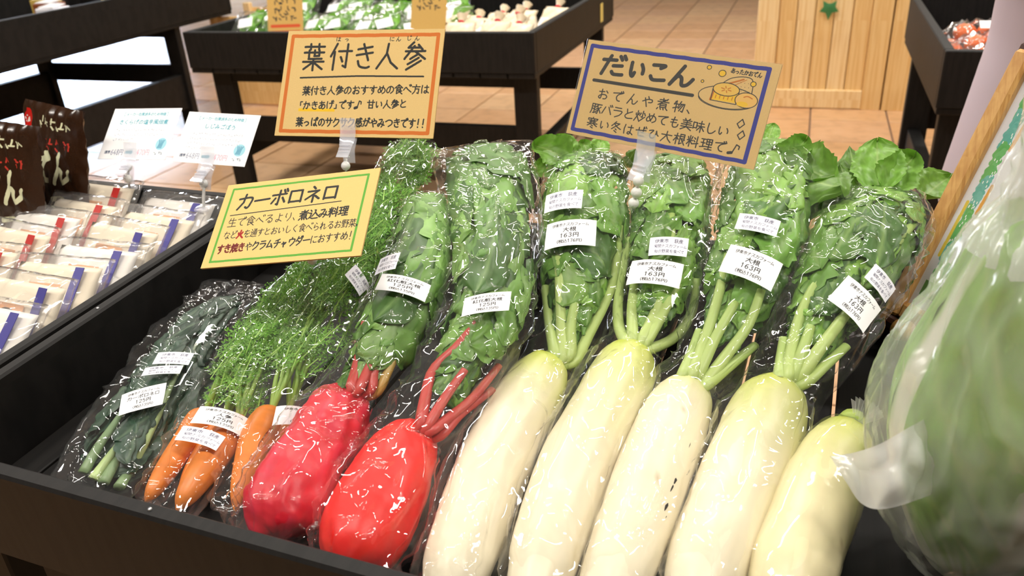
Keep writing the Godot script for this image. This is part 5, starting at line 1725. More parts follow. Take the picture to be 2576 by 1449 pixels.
func packets() -> void:
	var cream := std(Color(0.90, 0.85, 0.76), 0.6, "cream paper pouch")
	var white := std(Color(0.92, 0.90, 0.87), 0.6, "white paper pouch")
	var blue := std(Color(0.26, 0.24, 0.56), 0.5, "blue stripe")
	var red := std(Color(0.74, 0.16, 0.14), 0.5, "red stripe")
	var emb := emblem_print()
	var body := pillow(0.150, 0.135, 0.022, 16, 2.0)
	var film := pillow(0.182, 0.165, 0.027, 22, 7.0, 0.006)
	var strip := MB.new()
	strip.box(Vector3.ZERO, Vector3(0.016, 0.128, 0.0012), Basis(), 0.0004)
	var stripm := strip.mesh(false)
	var sq := MB.new()
	var sp := PackedVector3Array()
	for j in 5:
		for i in 5: sp.append(Vector3((i / 4.0 - 0.5) * 0.058, (0.5 - j / 4.0) * 0.054, -pow(i / 2.0 - 1, 2) * 0.001))
	sq.sheet(sp, 4, 4, PackedColorArray(), true)
	var sqm := sq.mesh()
	var spots := []
	for k in 7: spots.append([-0.700 + 0.006 * (k % 2), 0.045 + k * 0.060, "blue"])
	for k in 5: spots.append([-0.876 + 0.008 * (k % 2), 0.175 + k * 0.062, "red"])
	for k in 4: spots.append([-1.055 + 0.006 * (k % 2), 0.13 + k * 0.062, "red" if k % 2 else "blue"])
	var i := 0
	for s in spots:
		rng.seed = 900 + i
		var lean := deg_to_rad(48 + rng.randf_range(-5, 5))
		var yaw := rng.randf_range(-0.10, 0.10)
		var xx := (tx * cos(yaw) + td * sin(yaw)).normalized()
		var bk := (td - xx * td.dot(xx)).normalized()
		var up := (tn * cos(lean) + bk * sin(lean)).normalized()
		var b := Basis(xx, up, xx.cross(up))
		var o := tray(s[0], s[1] - 0.055, 0.012)
		var ords := ["first", "second", "third", "fourth", "fifth", "sixth", "seventh"]
		var col := 0 if s[0] > -0.8 else (1 if s[0] > -1.0 else 2)
		var k_: int = i - [0, 7, 12][col]
		var lab: String = "cream packet with a %s stripe, %s from the front rail in the %s" % [s[2], ords[k_], ["blue-striped column", "red-striped column", "mixed column"][col]]
		var t := thing("snack_packet", lab, "packet", o, "%s-striped snack packets, column %s" % [s[2], "one" if s[0] > -0.8 else ("two" if s[0] > -1.0 else "three")])
		var p := part("pouch", body, cream if i % 3 else white, t, Transform3D(b, o + b * Vector3(0, 0.014, 0)))
		part("stripe", stripm, blue if s[2] == "blue" else red, t, Transform3D(b, o + b * Vector3(0.046, 0.080, 0.0108)))
		part("sticker", sqm, emb, t, Transform3D(b, o + b * Vector3(-0.004, 0.088, 0.0132)))
		part("film", film, mats.thin_film, t, Transform3D(b, o))
		i += 1
	# brown pouches standing behind
	var brown := blank(512, 640, Color(0.20, 0.12, 0.07), 0.012, 6)
	var ivory := Color(0.90, 0.90, 0.74)
	write(brown, "おでん", Vector2(60, 300), Vector2(430, 250), 150, 22, ivory)
	write(brown, "ス", Vector2(270, 455), Vector2(420, 440), 150, 22, ivory)
	marks_line(brown, Vector2(190, 72), Vector2(430, 98), 44, 7, ivory, 3)
	marks_line(brown, Vector2(250, 165), Vector2(430, 165), 36, 7, Color(0.80, 0.25, 0.20), 8)
	disc(brown, Vector2(70, 80), 46, 46, Color(0.82, 0.10, 0.08), Color(0.82, 0.10, 0.08), 2)
	marks_line(brown, Vector2(34, 82), Vector2(98, 82), 34, 6, Color(0.95, 0.92, 0.88), 9)
	disc(brown, Vector2(270, 570), 90, 40, Color(0, 0, 0, 0), Color(0.85, 0.85, 0.85), 6)
	var bm := printed(brown, 0.22, "brown pouch print")
	var bk2 := std(Color(0.20, 0.12, 0.07), 0.25, "brown foil")
	var pm := MB.new()
	var back := MB.new()
	for sg in [1.0, -1.0]:
		var pts := PackedVector3Array()
		var n := 26
		for j in n + 1:
			for k in n + 1:
				var u := float(k) / n * 2 - 1
				var v := 1 - float(j) / n * 2
				var bb := pow(maxf(1 - u * u, 0), 0.6) * pow(maxf(1 - v * v, 0), 0.5)
				var wr := (absf(nz_fold.get_noise_2d(u * 2.6 + 4, v * 2.6)) - 0.2) * 0.008
				pts.append(Vector3(u * 0.105, (v + 1) * 0.130, sg * (bb * 0.020) + wr))
		if sg > 0: pm.sheet(pts, n, n, PackedColorArray(), true)
		else: back.sheet(pts, n, n)
	var pmm := pm.mesh()
	var bmm := back.mesh()
	var spots2 := [[-0.995, 0.385, 0.12, "brown foil pouch with large ivory lettering standing behind the packets"], [-0.985, 0.480, 0.25, "brown foil pouch leaning behind another, its lettering half hidden"], [-1.25, 0.42, -0.06, "brown foil pouch with ivory lettering at the end of its row"]]
	for q in spots2:
		var yaw: float = q[2]
		var xx := (tx * cos(yaw) - td * sin(yaw)).normalized()
		var bk := (td - xx * td.dot(xx)).normalized()
		var up := (tn * cos(0.30) + bk * sin(0.30)).normalized()
		var b := Basis(xx, up, xx.cross(up))
		var o := tray(q[0], q[1] - 0.05, 0.002)
		var t := thing("foil_pouch", q[3], "pouch", o, "brown foil pouches")
		part("front_panel", pmm, bm, t, Transform3D(b, o))
		part("back_panel", bmm, bk2, t, Transform3D(b, o))

# ---------------------------------------------------------------- wrapped cabbage
func cabbage() -> void:
	var base := tray(0.482, 0.112, 0)
	var t := thing("napa_cabbage", "tall napa cabbage with white ribs standing on its base", "cabbage", base)
	var prof := [[0.0, 0.018], [0.02, 0.036], [0.08, 0.064], [0.14, 0.080], [0.20, 0.081], [0.26, 0.064], [0.32, 0.046], [0.35, 0.028], [0.365, 0.010]]
	var rows := []
	for q in prof: rows.append(Vector2(q[1], q[0]))
	var line := curve(rows, 40)
	var core := MB.new()
	core.colored = true
	var cp := PackedVector3Array()
	var cc := PackedColorArray()
	for j in 41:
		for i in 33:
			var a := TAU * i / 32
			cp.append(base + (tx * cos(a) - td * sin(a)) * line[j].x * 0.90 + tn * line[j].y)
			cc.append(Color(0.62, 0.64, 0.42).lerp(Color(0.36, 0.50, 0.16), smoothstep(0.2, 0.8, j / 40.0)))
	core.sheet(cp, 32, 40, cc)
	part("heart", core.mesh(), mats.leaf, t)
	for k in 7:
		var a0 := -0.60 + k * 2.42
		var spread := 1.25
		var pts := PackedVector3Array()
		var cols := PackedColorArray()
		var nu := 36
		var nv := 44
		for j in nv + 1:
			var f := float(j) / nv
			var tip := 1.0 - 0.07 * (k % 3)
			var g := f * tip * 40.0
			var r: Vector2 = line[mini(int(g), 39)].lerp(line[mini(int(g) + 1, 40)], g - int(g))
			var hf := r.y / 0.365
			for i in nu + 1:
				var x := float(i) / nu * 2 - 1
				var e := absf(x)
				var a := a0 + x * spread * lerpf(0.45, 1.0, smoothstep(0.0, 0.4, f)) * (1.0 - 0.5 * smoothstep(0.85, 1.0, f))
				var ruff := nz_soft.get_noise_2d(x * 4.0 + k * 5.0, f * 7.0) * 0.004 * (0.25 + e) * f
				var fine := nz_cell.get_noise_2d(x * 6.0 + k * 3.0, f * 12.0) * 0.0022 * f
				var lift := 0.003 + 0.0010 * k + e * e * 0.003 * f
				pts.append(base + (tx * cos(a) - td * sin(a)) * (r.x * 0.97 + lift + ruff + fine) + tn * (r.y + 0.002))
				# white rib fanning out into veins over a green blade
				var rib := 1.0 - smoothstep(0.13 * (1.0 - hf) + 0.01, 0.28 * (1.0 - hf * 0.75) + 0.03, e + 0.05 * nz_soft.get_noise_2d(x * 5.0, hf * 14.0 + k))
				rib *= 1.0 - smoothstep(0.70, 1.0, hf)
				var sv := absf(fposmod(f * 6.0 - e * 2.2 + 0.07 * sin(e * 9.0 + k), 1.0) - 0.5) * 2.0
				var vein := (1.0 - smoothstep(0.0, 0.22, sv)) * 0.55 * (1.0 - e * 0.6)
				var gr := Color(0.24, 0.47, 0.075) * (1.0 + 0.4 * nz_soft.get_noise_2d(x * 6.0 + k, f * 10.0))
				gr = gr.lerp(Color(0.60, 0.68, 0.28), vein)
				cols.append(gr.lerp(Color(0.80, 0.80, 0.68), maxf(rib, 1.0 - smoothstep(0.02, 0.26, hf + 0.10 * nz_soft.get_noise_2d(x * 7.0 + k, 3.0)))))
		var m := MB.new()
		m.colored = true
		m.sheet(pts, nu, nv, cols)
		part("leaf", m.mesh(), mats.leaf, t)
	# milky bag, loose at the top and with one corner sticking out
	var fr := [[0.001, 0.034], [0.02, 0.052], [0.04, 0.064], [0.08, 0.086], [0.12, 0.098], [0.16, 0.104], [0.20, 0.099], [0.24, 0.087], [0.28, 0.075], [0.32, 0.064], [0.36, 0.052], [0.40, 0.048], [0.43, 0.048], [0.452, 0.042], [0.464, 0.026]]
	var c := []
	var ws := []
	var hs := []
	for q in fr:
		c.append(base + tn * q[0] + tx * 0.01 * smoothstep(0.2, 0.47, q[0]))
		ws.append(q[1])
		hs.append(q[1] * (1.0 if q[0] < 0.36 else 0.72))
	var sp := Spine.new()
	sp.p = curve(c, 130)
	sp.w = curve(ws, 130)
	sp.h = curve(hs, 130)
	for j in 131:
		sp.t.append(tn)
		sp.s.append(tx)
		sp.u.append(-td)
		if j > 0: sp.total += (sp.p[j] as Vector3).distance_to(sp.p[j - 1])
		sp.l.append(sp.total)
	var b := thing("plastic_bag", "milky see-through bag round the napa cabbage", "bag", base)
	part("film", film_mesh(sp, 0.0050, 91.0, 120, 9.0, true, 0.25), mats.milky, b)
	# the film is gathered in double layers over the top
	var gt := Spine.new()
	for j in range(84, 131):
		gt.p.append(sp.p[j])
		gt.t.append(tn)
		gt.s.append(tx)
		gt.u.append(-td)
		gt.w.append(sp.w[j] * 0.90)
		gt.h.append(sp.h[j] * 0.90)
		gt.l.append(sp.l[j])
	gt.total = sp.total
	part("gathered_top", film_mesh(gt, 0.0050, 95.0, 90, 14.0, true, 0.4), mats.milky_fold, b)
	# the corner of the bag
	var up_ := [[2090, 1148, 0.665], [2150, 1138, 0.650], [2215, 1116, 0.625], [2285, 1076, 0.612], [2370, 1030, 0.655]]
	var lo_ := [[2090, 1150, 0.665], [2128, 1212, 0.655], [2172, 1270, 0.642], [2240, 1278, 0.622], [2370, 1235, 0.655]]
	var ua := []
	var la := []
	for k in 5:
		ua.append(at_depth(up_[k][0], up_[k][1], up_[k][2]))
		la.append(at_depth(lo_[k][0], lo_[k][1], lo_[k][2]))
	ua = curve(ua, 40)
	la = curve(la, 40)
	var fl := MB.new()
	for sg in [0.0, 1.0]:
		var fp := PackedVector3Array()
		for j in 41:
			for i in 15:
				var v := i / 14.0
				var q: Vector3 = (ua[j] as Vector3).lerp(la[j], v)
				var fold := (absf(nz_fold.get_noise_3d(q.x * 22.0 + sg * 9.0, q.y * 22.0, q.z * 22.0)) - 0.25) * 0.016 * sin(PI * v)
				fp.append(q - cf * (fold + sin(PI * v) * (0.010 if sg < 0.5 else -0.006) * j / 40.0))
		fl.sheet(fp, 14, 40)
	part("loose_corner", fl.mesh(), mats.milky_fold, b)

# ---------------------------------------------------------------- framed drawing on a small easel
func frame_easel() -> void:
	var al := deg_to_rad(46)
	var be := deg_to_rad(-24)
	var e1 := (tx * cos(al) - td * sin(al)).normalized()
	var e3 := e1.cross(tn).normalized()
	var v := (tn * cos(be) + e3 * sin(be)).normalized()
	var nrm := e1.cross(v).normalized()
	if nrm.dot(cam_pos - at_depth(2228, 778, 1.04)) < 0: nrm = -nrm
	var bl := at_depth(2228, 778, 1.04)
	var w := 0.255
	var h := 0.334
	var bw := 0.022
	var bs := Basis(e1, v, nrm)
	var o := bl + e1 * w / 2
	var t := thing("picture_frame", "light oak picture frame with a crayon-bordered sheet behind glass", "picture frame", o)
	var im := blank(512, 680, Color(0.90, 0.89, 0.91), 0.01, 3)
	var green := Color(0.28, 0.66, 0.26)
	var teal := Color(0.28, 0.66, 0.60)
	var r := RandomNumberGenerator.new()
	r.seed = 12
	for k in 90:
		var y := 20 + k * 5.6
		var col := green if (k / 16) % 2 == 0 else teal
		pen(im, [Vector2(40 + r.randf_range(-9, 9), y + 24), Vector2(44 + r.randf_range(-9, 9), y - 10)], 15, col.lerp(Color.WHITE, r.randf_range(0, 0.18)))
	for k in 60:
		pen(im, [Vector2(40 + k * 7.5, 34 + r.randf_range(-8, 8)), Vector2(52 + k * 7.5, 30 + r.randf_range(-8, 8))], 15, [green, teal][(k / 12) % 2])
	for q in [[130, 200], [300, 380]]:
		pen(im, [Vector2(68, q[0]), Vector2(64, q[1])], 9, Color(0.88, 0.60, 0.12))
	pen(im, [Vector2(24, 360), Vector2(22, 520)], 9, Color(0.90, 0.78, 0.16))
	for k in 50: im.fill_rect(Rect2i(30 + r.randi() % 26, 30 + r.randi() % 470, 3, 7), Color(0.93, 0.95, 0.92))
	im.fill_rect(Rect2i(22, 596, 470, 46), Color(0.38, 0.60, 0.24))
	disc(im, Vector2(58, 552), 20, 24, green, green, 2)
	disc(im, Vector2(44, 566), 14, 14, green, green, 2)
	pen(im, [Vector2(56, 570), Vector2(54, 598)], 6, Color(0.36, 0.22, 0.30))
	for k in 8: im.fill_rect(Rect2i(110 + (k % 3) * 9, 540 + k * 7, 6, 7), Color(0.22, 0.42, 0.22))
	pen(im, curve([Vector2(120, 470), Vector2(150, 440), Vector2(210, 425), Vector2(300, 440)], 14), 6, Color(0.12, 0.12, 0.14))
	for s in [[Vector3(-w / 2 + bw / 2, h / 2, 0), Vector3(bw, h, 0.016)], [Vector3(w / 2 - bw / 2, h / 2, 0), Vector3(bw, h, 0.016)], [Vector3(0, bw / 2, 0), Vector3(w - 2 * bw, bw, 0.016)], [Vector3(0, h - bw / 2, 0), Vector3(w - 2 * bw, bw, 0.016)]]:
		var m := MB.new()
		m.box(o + bs * s[0], s[1], bs, 0.004)
		part("frame_bar", m.mesh(false), mats.oak, t)
	var art := MB.new()
	var a := art.add(o + bs * Vector3(-w / 2 + bw - 0.002, h - bw + 0.002, -0.003), Vector2(0, 0))
	var b := art.add(o + bs * Vector3(w / 2 - bw + 0.002, h - bw + 0.002, -0.003), Vector2(1, 0))
	var c := art.add(o + bs * Vector3(w / 2 - bw + 0.002, bw - 0.002, -0.003), Vector2(1, 1))
	var d := art.add(o + bs * Vector3(-w / 2 + bw - 0.002, bw - 0.002, -0.003), Vector2(0, 1))
	art.quad(a, b, c, d)
	part("drawing", art.mesh(false), printed(im, 0.6, "crayon drawing"), t)
	var gl := MB.new()
	gl.box(o + bs * Vector3(0, h / 2, 0.001), Vector3(w - 2 * bw + 0.002, h - 2 * bw + 0.002, 0.002), bs, 0.0003)
	part("glass", gl.mesh(false), mats.acrylic, t)
	# easel: dark back legs, a light ledge with a rounded peg
	var ez := thing("table_easel", "small dark brown easel with a light peg under the oak frame", "easel", tray(0.45, 0.44, 0))
	var p0 := o + bs * Vector3(-w / 2 - 0.010, h + 0.012, -0.030)
	var p1 := o + bs * Vector3(-w / 2 - 0.012, -0.02, -0.034)
	part("leg", beam(p0, p1, 0.020, 0.012, nrm), mats.easel, ez)
	part("leg", beam(p0 + e1 * (w + 0.02), p1 + e1 * (w + 0.02), 0.020, 0.012, nrm), mats.easel, ez)
	part("cross_bar", beam(p0 - v * 0.02 - e1 * 0.012, p0 - v * 0.02 + e1 * (w + 0.03), 0.012, 0.018, v), mats.easel, ez)
	var foot := p1 - nrm * 0.10
	foot = foot - tn * (hgt(foot) - 0.012)
	part("back_leg", beam(p0 + e1 * w / 2 - v * 0.02, foot + e1 * w / 2, 0.016, 0.012, nrm), mats.easel, ez)
	part("hinge", sphere_mesh(0.006), mats.brass, ez, Transform3D(bs, p0 - v * 0.025 + nrm * 0.008))
	part("ledge", beam(o + bs * Vector3(-w / 2 - 0.016, -0.007, -0.012), o + bs * Vector3(w / 2 + 0.016, -0.007, -0.012), 0.040, 0.012, v), mats.easel, ez)
	for x in [-w / 2 + 0.045, w / 2 - 0.045]:
		var pg := MB.new()
		pg.tube([o + bs * Vector3(x, -0.008, -0.010), o + bs * Vector3(x, -0.008, 0.022), o + bs * Vector3(x, -0.008, 0.026)], [0.013, 0.013, 0.009], 18)
		part("peg", pg.mesh(), mats.oak, ez)
	for x in [0.0, 1.0]:
		var q: Vector3 = p1 + e1 * (w + 0.02) * x
		part("foot", beam(q, q - tn * (hgt(q) - 0.001) - nrm * 0.01, 0.018, 0.012, nrm), mats.easel, ez)

# ---------------------------------------------------------------- a person in a pale coat
# smooth union of tapered capsules, meshed as surface nets
func sdf_mesh(bones: Array, cell: float, blend := 0.02, squash := Vector3.ONE) -> ArrayMesh:
	var lo := Vector3(1e9, 1e9, 1e9)
	var hi := -lo
	for b in bones:
		for k in 2:
			var r: float = b[2 + k]
			lo = lo.min(b[k] - Vector3(r, r, r))
			hi = hi.max(b[k] + Vector3(r, r, r))
	lo -= Vector3.ONE * (cell * 2 + 0.01)
	hi += Vector3.ONE * (cell * 2 + 0.01)
	var n := Vector3i(((hi - lo) / cell).ceil())
	var nx := n.x + 1
	var ny := n.y + 1
	var nzz := n.z + 1
	var f := PackedFloat32Array()
	f.resize(nx * ny * nzz)
	f.fill(1.0)
	for b in bones:
		var rm: float = maxf(b[2], b[3]) + blend * 2 + cell * 2
		var l: Vector3 = (b[0] as Vector3).min(b[1]) - Vector3(rm, rm, rm)
		var h: Vector3 = (b[0] as Vector3).max(b[1]) + Vector3(rm, rm, rm)
		var a := Vector3i(((l - lo) / cell).floor()).max(Vector3i.ZERO)
		var c := Vector3i(((h - lo) / cell).ceil()).min(n)
		var ba: Vector3 = b[1] - b[0]
		var bb := maxf(ba.length_squared(), 1e-9)
		var zs: float = b[4] if b.size() > 4 else 1.0
		for z in range(a.z, c.z + 1):
			for y in range(a.y, c.y + 1):
				for x in range(a.x, c.x + 1):
					var p: Vector3 = lo + Vector3(x, y, z) * cell - b[0]
					var t := clampf(p.dot(ba) / bb, 0, 1)
					var q := p - ba * t
					q.z *= zs
					var d := q.length() - lerpf(b[2], b[3], t)
					var k := (z * ny + y) * nx + x
					var e := f[k]
					var hh := clampf(0.5 + 0.5 * (e - d) / blend, 0, 1)
					f[k] = lerpf(e, d, hh) - blend * hh * (1 - hh) if e < 0.9 else d
	var ids := {}
	var m := MB.new()
	for z in nzz - 1:
		for y in ny - 1:
			for x in nx - 1:
				var k := (z * ny + y) * nx + x
				var c := [f[k], f[k + 1], f[k + nx], f[k + nx + 1], f[k + nx * ny], f[k + nx * ny + 1], f[k + nx * ny + nx], f[k + nx * ny + nx + 1]]
				var neg := 0
				for e in 8:
					if c[e] < 0: neg += 1
				if neg == 0 or neg == 8: continue
				var s := Vector3.ZERO
				var cnt := 0
				for e in [[0, 1], [2, 3], [4, 5], [6, 7], [0, 2], [1, 3], [4, 6], [5, 7], [0, 4], [1, 5], [2, 6], [3, 7]]:
					var u: float = c[e[0]]
					var w: float = c[e[1]]
					if (u < 0) != (w < 0):
						var t := u / (u - w)
						s += Vector3(e[0] & 1, (e[0] >> 1) & 1, e[0] >> 2).lerp(Vector3(e[1] & 1, (e[1] >> 1) & 1, e[1] >> 2), t)
						cnt += 1
				ids[k] = m.add(lo + (Vector3(x, y, z) + s / cnt) * cell)
	for z in range(1, nzz - 1):
		for y in range(1, ny - 1):
			for x in range(1, nx - 1):
				var k := (z * ny + y) * nx + x
				var s0 := f[k] < 0
				for ax in 3:
					var st: int = [1, nx, nx * ny][ax]
					var s1 := f[k + st] < 0
					if s0 == s1: continue
					var u: int = [nx, nx * ny, 1][ax]
					var w: int = [nx * ny, 1, nx][ax]
					if not (ids.has(k) and ids.has(k - u) and ids.has(k - w) and ids.has(k - u - w)): continue
					if s0: m.quad(ids[k], ids[k - w], ids[k - u - w], ids[k - u])
					else: m.quad(ids[k], ids[k - u], ids[k - u - w], ids[k - w])
	return m.mesh()

func person() -> void:
	var o := Vector3(0.545, 0, -1.83)
	var turn := Basis(Vector3.UP, deg_to_rad(-14))
	var P := func(x: float, y: float, z: float) -> Vector3: return o + turn * Vector3(x, y, z)
	var t := thing("person", "person in a pale lilac-grey coat standing beside the oranges", "person", o)
	var coat := []
	coat.append([P.call(0, 1.30, 0), P.call(0, 1.02, 0), 0.15, 0.145])
	for s in [-1.0, 1.0]:
		coat.append([P.call(0.08 * s, 1.30, 0), P.call(0.075 * s, 1.00, 0), 0.12, 0.125])
		coat.append([P.call(0.075 * s, 1.00, 0), P.call(0.100 * s, 0.62, 0.01), 0.125, 0.150])
		coat.append([P.call(0.165 * s, 1.37, 0), P.call(0.08 * s, 1.38, 0), 0.062, 0.085])
	# the far arm hangs, the near one is bent with the hand before the chest
	coat.append([P.call(0.185, 1.36, 0), P.call(0.235, 1.10, 0.02), 0.060, 0.052])
	coat.append([P.call(0.235, 1.10, 0.02), P.call(0.225, 0.92, 0.09), 0.052, 0.044])
	coat.append([P.call(-0.185, 1.36, 0), P.call(-0.225, 1.12, 0.05), 0.060, 0.052])
	coat.append([P.call(-0.225, 1.12, 0.05), P.call(-0.09, 1.075, 0.24), 0.052, 0.044])
	var body := part("coat", sdf_mesh(coat, 0.013, 0.045), mats.lilac, t)
	# a fold line down the front edge and the cuffs
	var edge := MB.new()
	edge.tube([P.call(-0.02, 1.28, 0.152), P.call(-0.02, 1.05, 0.158), P.call(-0.015, 0.85, 0.165), P.call(-0.01, 0.60, 0.172)], [0.006, 0.006, 0.007, 0.008], 8)
	part("placket", edge.mesh(), mats.lilac, body)
	for q in [[P.call(-0.10, 1.078, 0.226), P.call(-0.075, 1.070, 0.260), 0.047], [P.call(0.226, 0.935, 0.084), P.call(0.224, 0.90, 0.098), 0.047]]:
		var cu := MB.new()
		cu.tube([q[0], q[1]], [q[2], q[2]], 20)
		part("cuff", cu.mesh(), mats.lilac, body)
	var legs := []
	for s in [-1.0, 1.0]:
		legs.append([P.call(0.085 * s, 0.80, 0), P.call(0.090 * s, 0.46, 0.01), 0.085, 0.064])
		legs.append([P.call(0.090 * s, 0.46, 0.01), P.call(0.092 * s, 0.10, -0.01), 0.066, 0.050])
	part("trousers", sdf_mesh(legs, 0.014, 0.02), std(Color(0.20, 0.21, 0.25), 0.8, "dark trousers"), t)
	for s in [-1.0, 1.0]:
		var sh := [[P.call(0.092 * s, 0.045, -0.03), P.call(0.095 * s, 0.040, 0.11), 0.044, 0.038], [P.call(0.092 * s, 0.05, -0.02), P.call(0.092 * s, 0.11, -0.01), 0.044, 0.046]]
		part("shoe", sdf_mesh(sh, 0.010, 0.02), std(Color(0.16, 0.14, 0.14), 0.5, "dark shoe"), t)
	var skin := std(Color(0.86, 0.68, 0.56), 0.5, "skin")
	var head := [[P.call(0, 1.40, 0), P.call(0, 1.50, 0.015), 0.050, 0.048], [P.call(0, 1.575, 0.030), P.call(0, 1.64, 0.012), 0.072, 0.086], [P.call(0, 1.525, 0.062), P.call(0, 1.56, 0.05), 0.040, 0.060], [P.call(0, 1.60, 0.100), P.call(0, 1.572, 0.116), 0.010, 0.013]]
	for s in [-1.0, 1.0]: head.append([P.call(0.084 * s, 1.60, 0.0), P.call(0.086 * s, 1.575, 0.004), 0.016, 0.012])
	var hd := part("head", sdf_mesh(head, 0.007, 0.014), skin, t)
	var dark := std(Color(0.10, 0.08, 0.07), 0.5, "dark hair")
	part("hair", sdf_mesh([[P.call(0, 1.66, -0.012), P.call(0, 1.58, -0.035), 0.092, 0.086], [P.call(0, 1.685, 0.03), P.call(0, 1.68, -0.02), 0.070, 0.085]], 0.009, 0.02), dark, hd)
	for s in [-1.0, 1.0]: part("eye", sphere_mesh(0.009), dark, hd, Transform3D(Basis(), P.call(0.030 * s, 1.608, 0.090)))
	var lips := MB.new()
	lips.tube([P.call(-0.022, 1.540, 0.094), P.call(0, 1.541, 0.103), P.call(0.022, 1.540, 0.094)], [0.003, 0.006, 0.003], 8)
	part("mouth", lips.mesh(), std(Color(0.70, 0.40, 0.36), 0.5, "lips"), hd)
	# hands
	for q in [[Vector3(-0.07, 1.068, 0.265), Vector3(0.78, -0.15, 0.60), Vector3(0, 0, 1)], [Vector3(0.224, 0.89, 0.10), Vector3(0.0, -0.92, 0.38), Vector3(-1, 0, 0.2)]]:
		var b0: Vector3 = q[0]
		var d: Vector3 = (q[1] as Vector3).normalized()
		var sd: Vector3 = d.cross((q[2] as Vector3).normalized()).normalized()
		var pm := sd.cross(d).normalized()
		var hb := [[b0, b0 + d * 0.03, 0.026, 0.030], [b0 + d * 0.03 + sd * 0.016, b0 + d * 0.075 + sd * 0.024, 0.020, 0.016], [b0 + d * 0.03 - sd * 0.016, b0 + d * 0.075 - sd * 0.022, 0.020, 0.015]]
		for k in 4:
			var l: float = [0.066, 0.074, 0.069, 0.054][k]
			var r0 := b0 + d * 0.078 + sd * (0.027 - k * 0.018)
			var r1 := r0 + (d + pm * 0.15).normalized() * l * 0.5
			hb.append([r0, r1, 0.0092, 0.0086])
			hb.append([r1, r1 + (d + pm * 0.65).normalized() * l * 0.5, 0.0086, 0.0074])
		var th := b0 + d * 0.028 + sd * 0.030
		hb.append([th, th + (d + sd * 0.9 + pm * 0.3).normalized() * 0.038, 0.013, 0.0105])
		hb.append([th + (d + sd * 0.9 + pm * 0.3).normalized() * 0.038, th + (d + sd * 0.9 + pm * 0.3).normalized() * 0.038 + (d + pm * 0.4).normalized() * 0.03, 0.0105, 0.0085])
		for k in hb.size():
			hb[k][0] = o + turn * hb[k][0]
			hb[k][1] = o + turn * hb[k][1]
		part("hand", sdf_mesh(hb, 0.004, 0.006), skin, t)

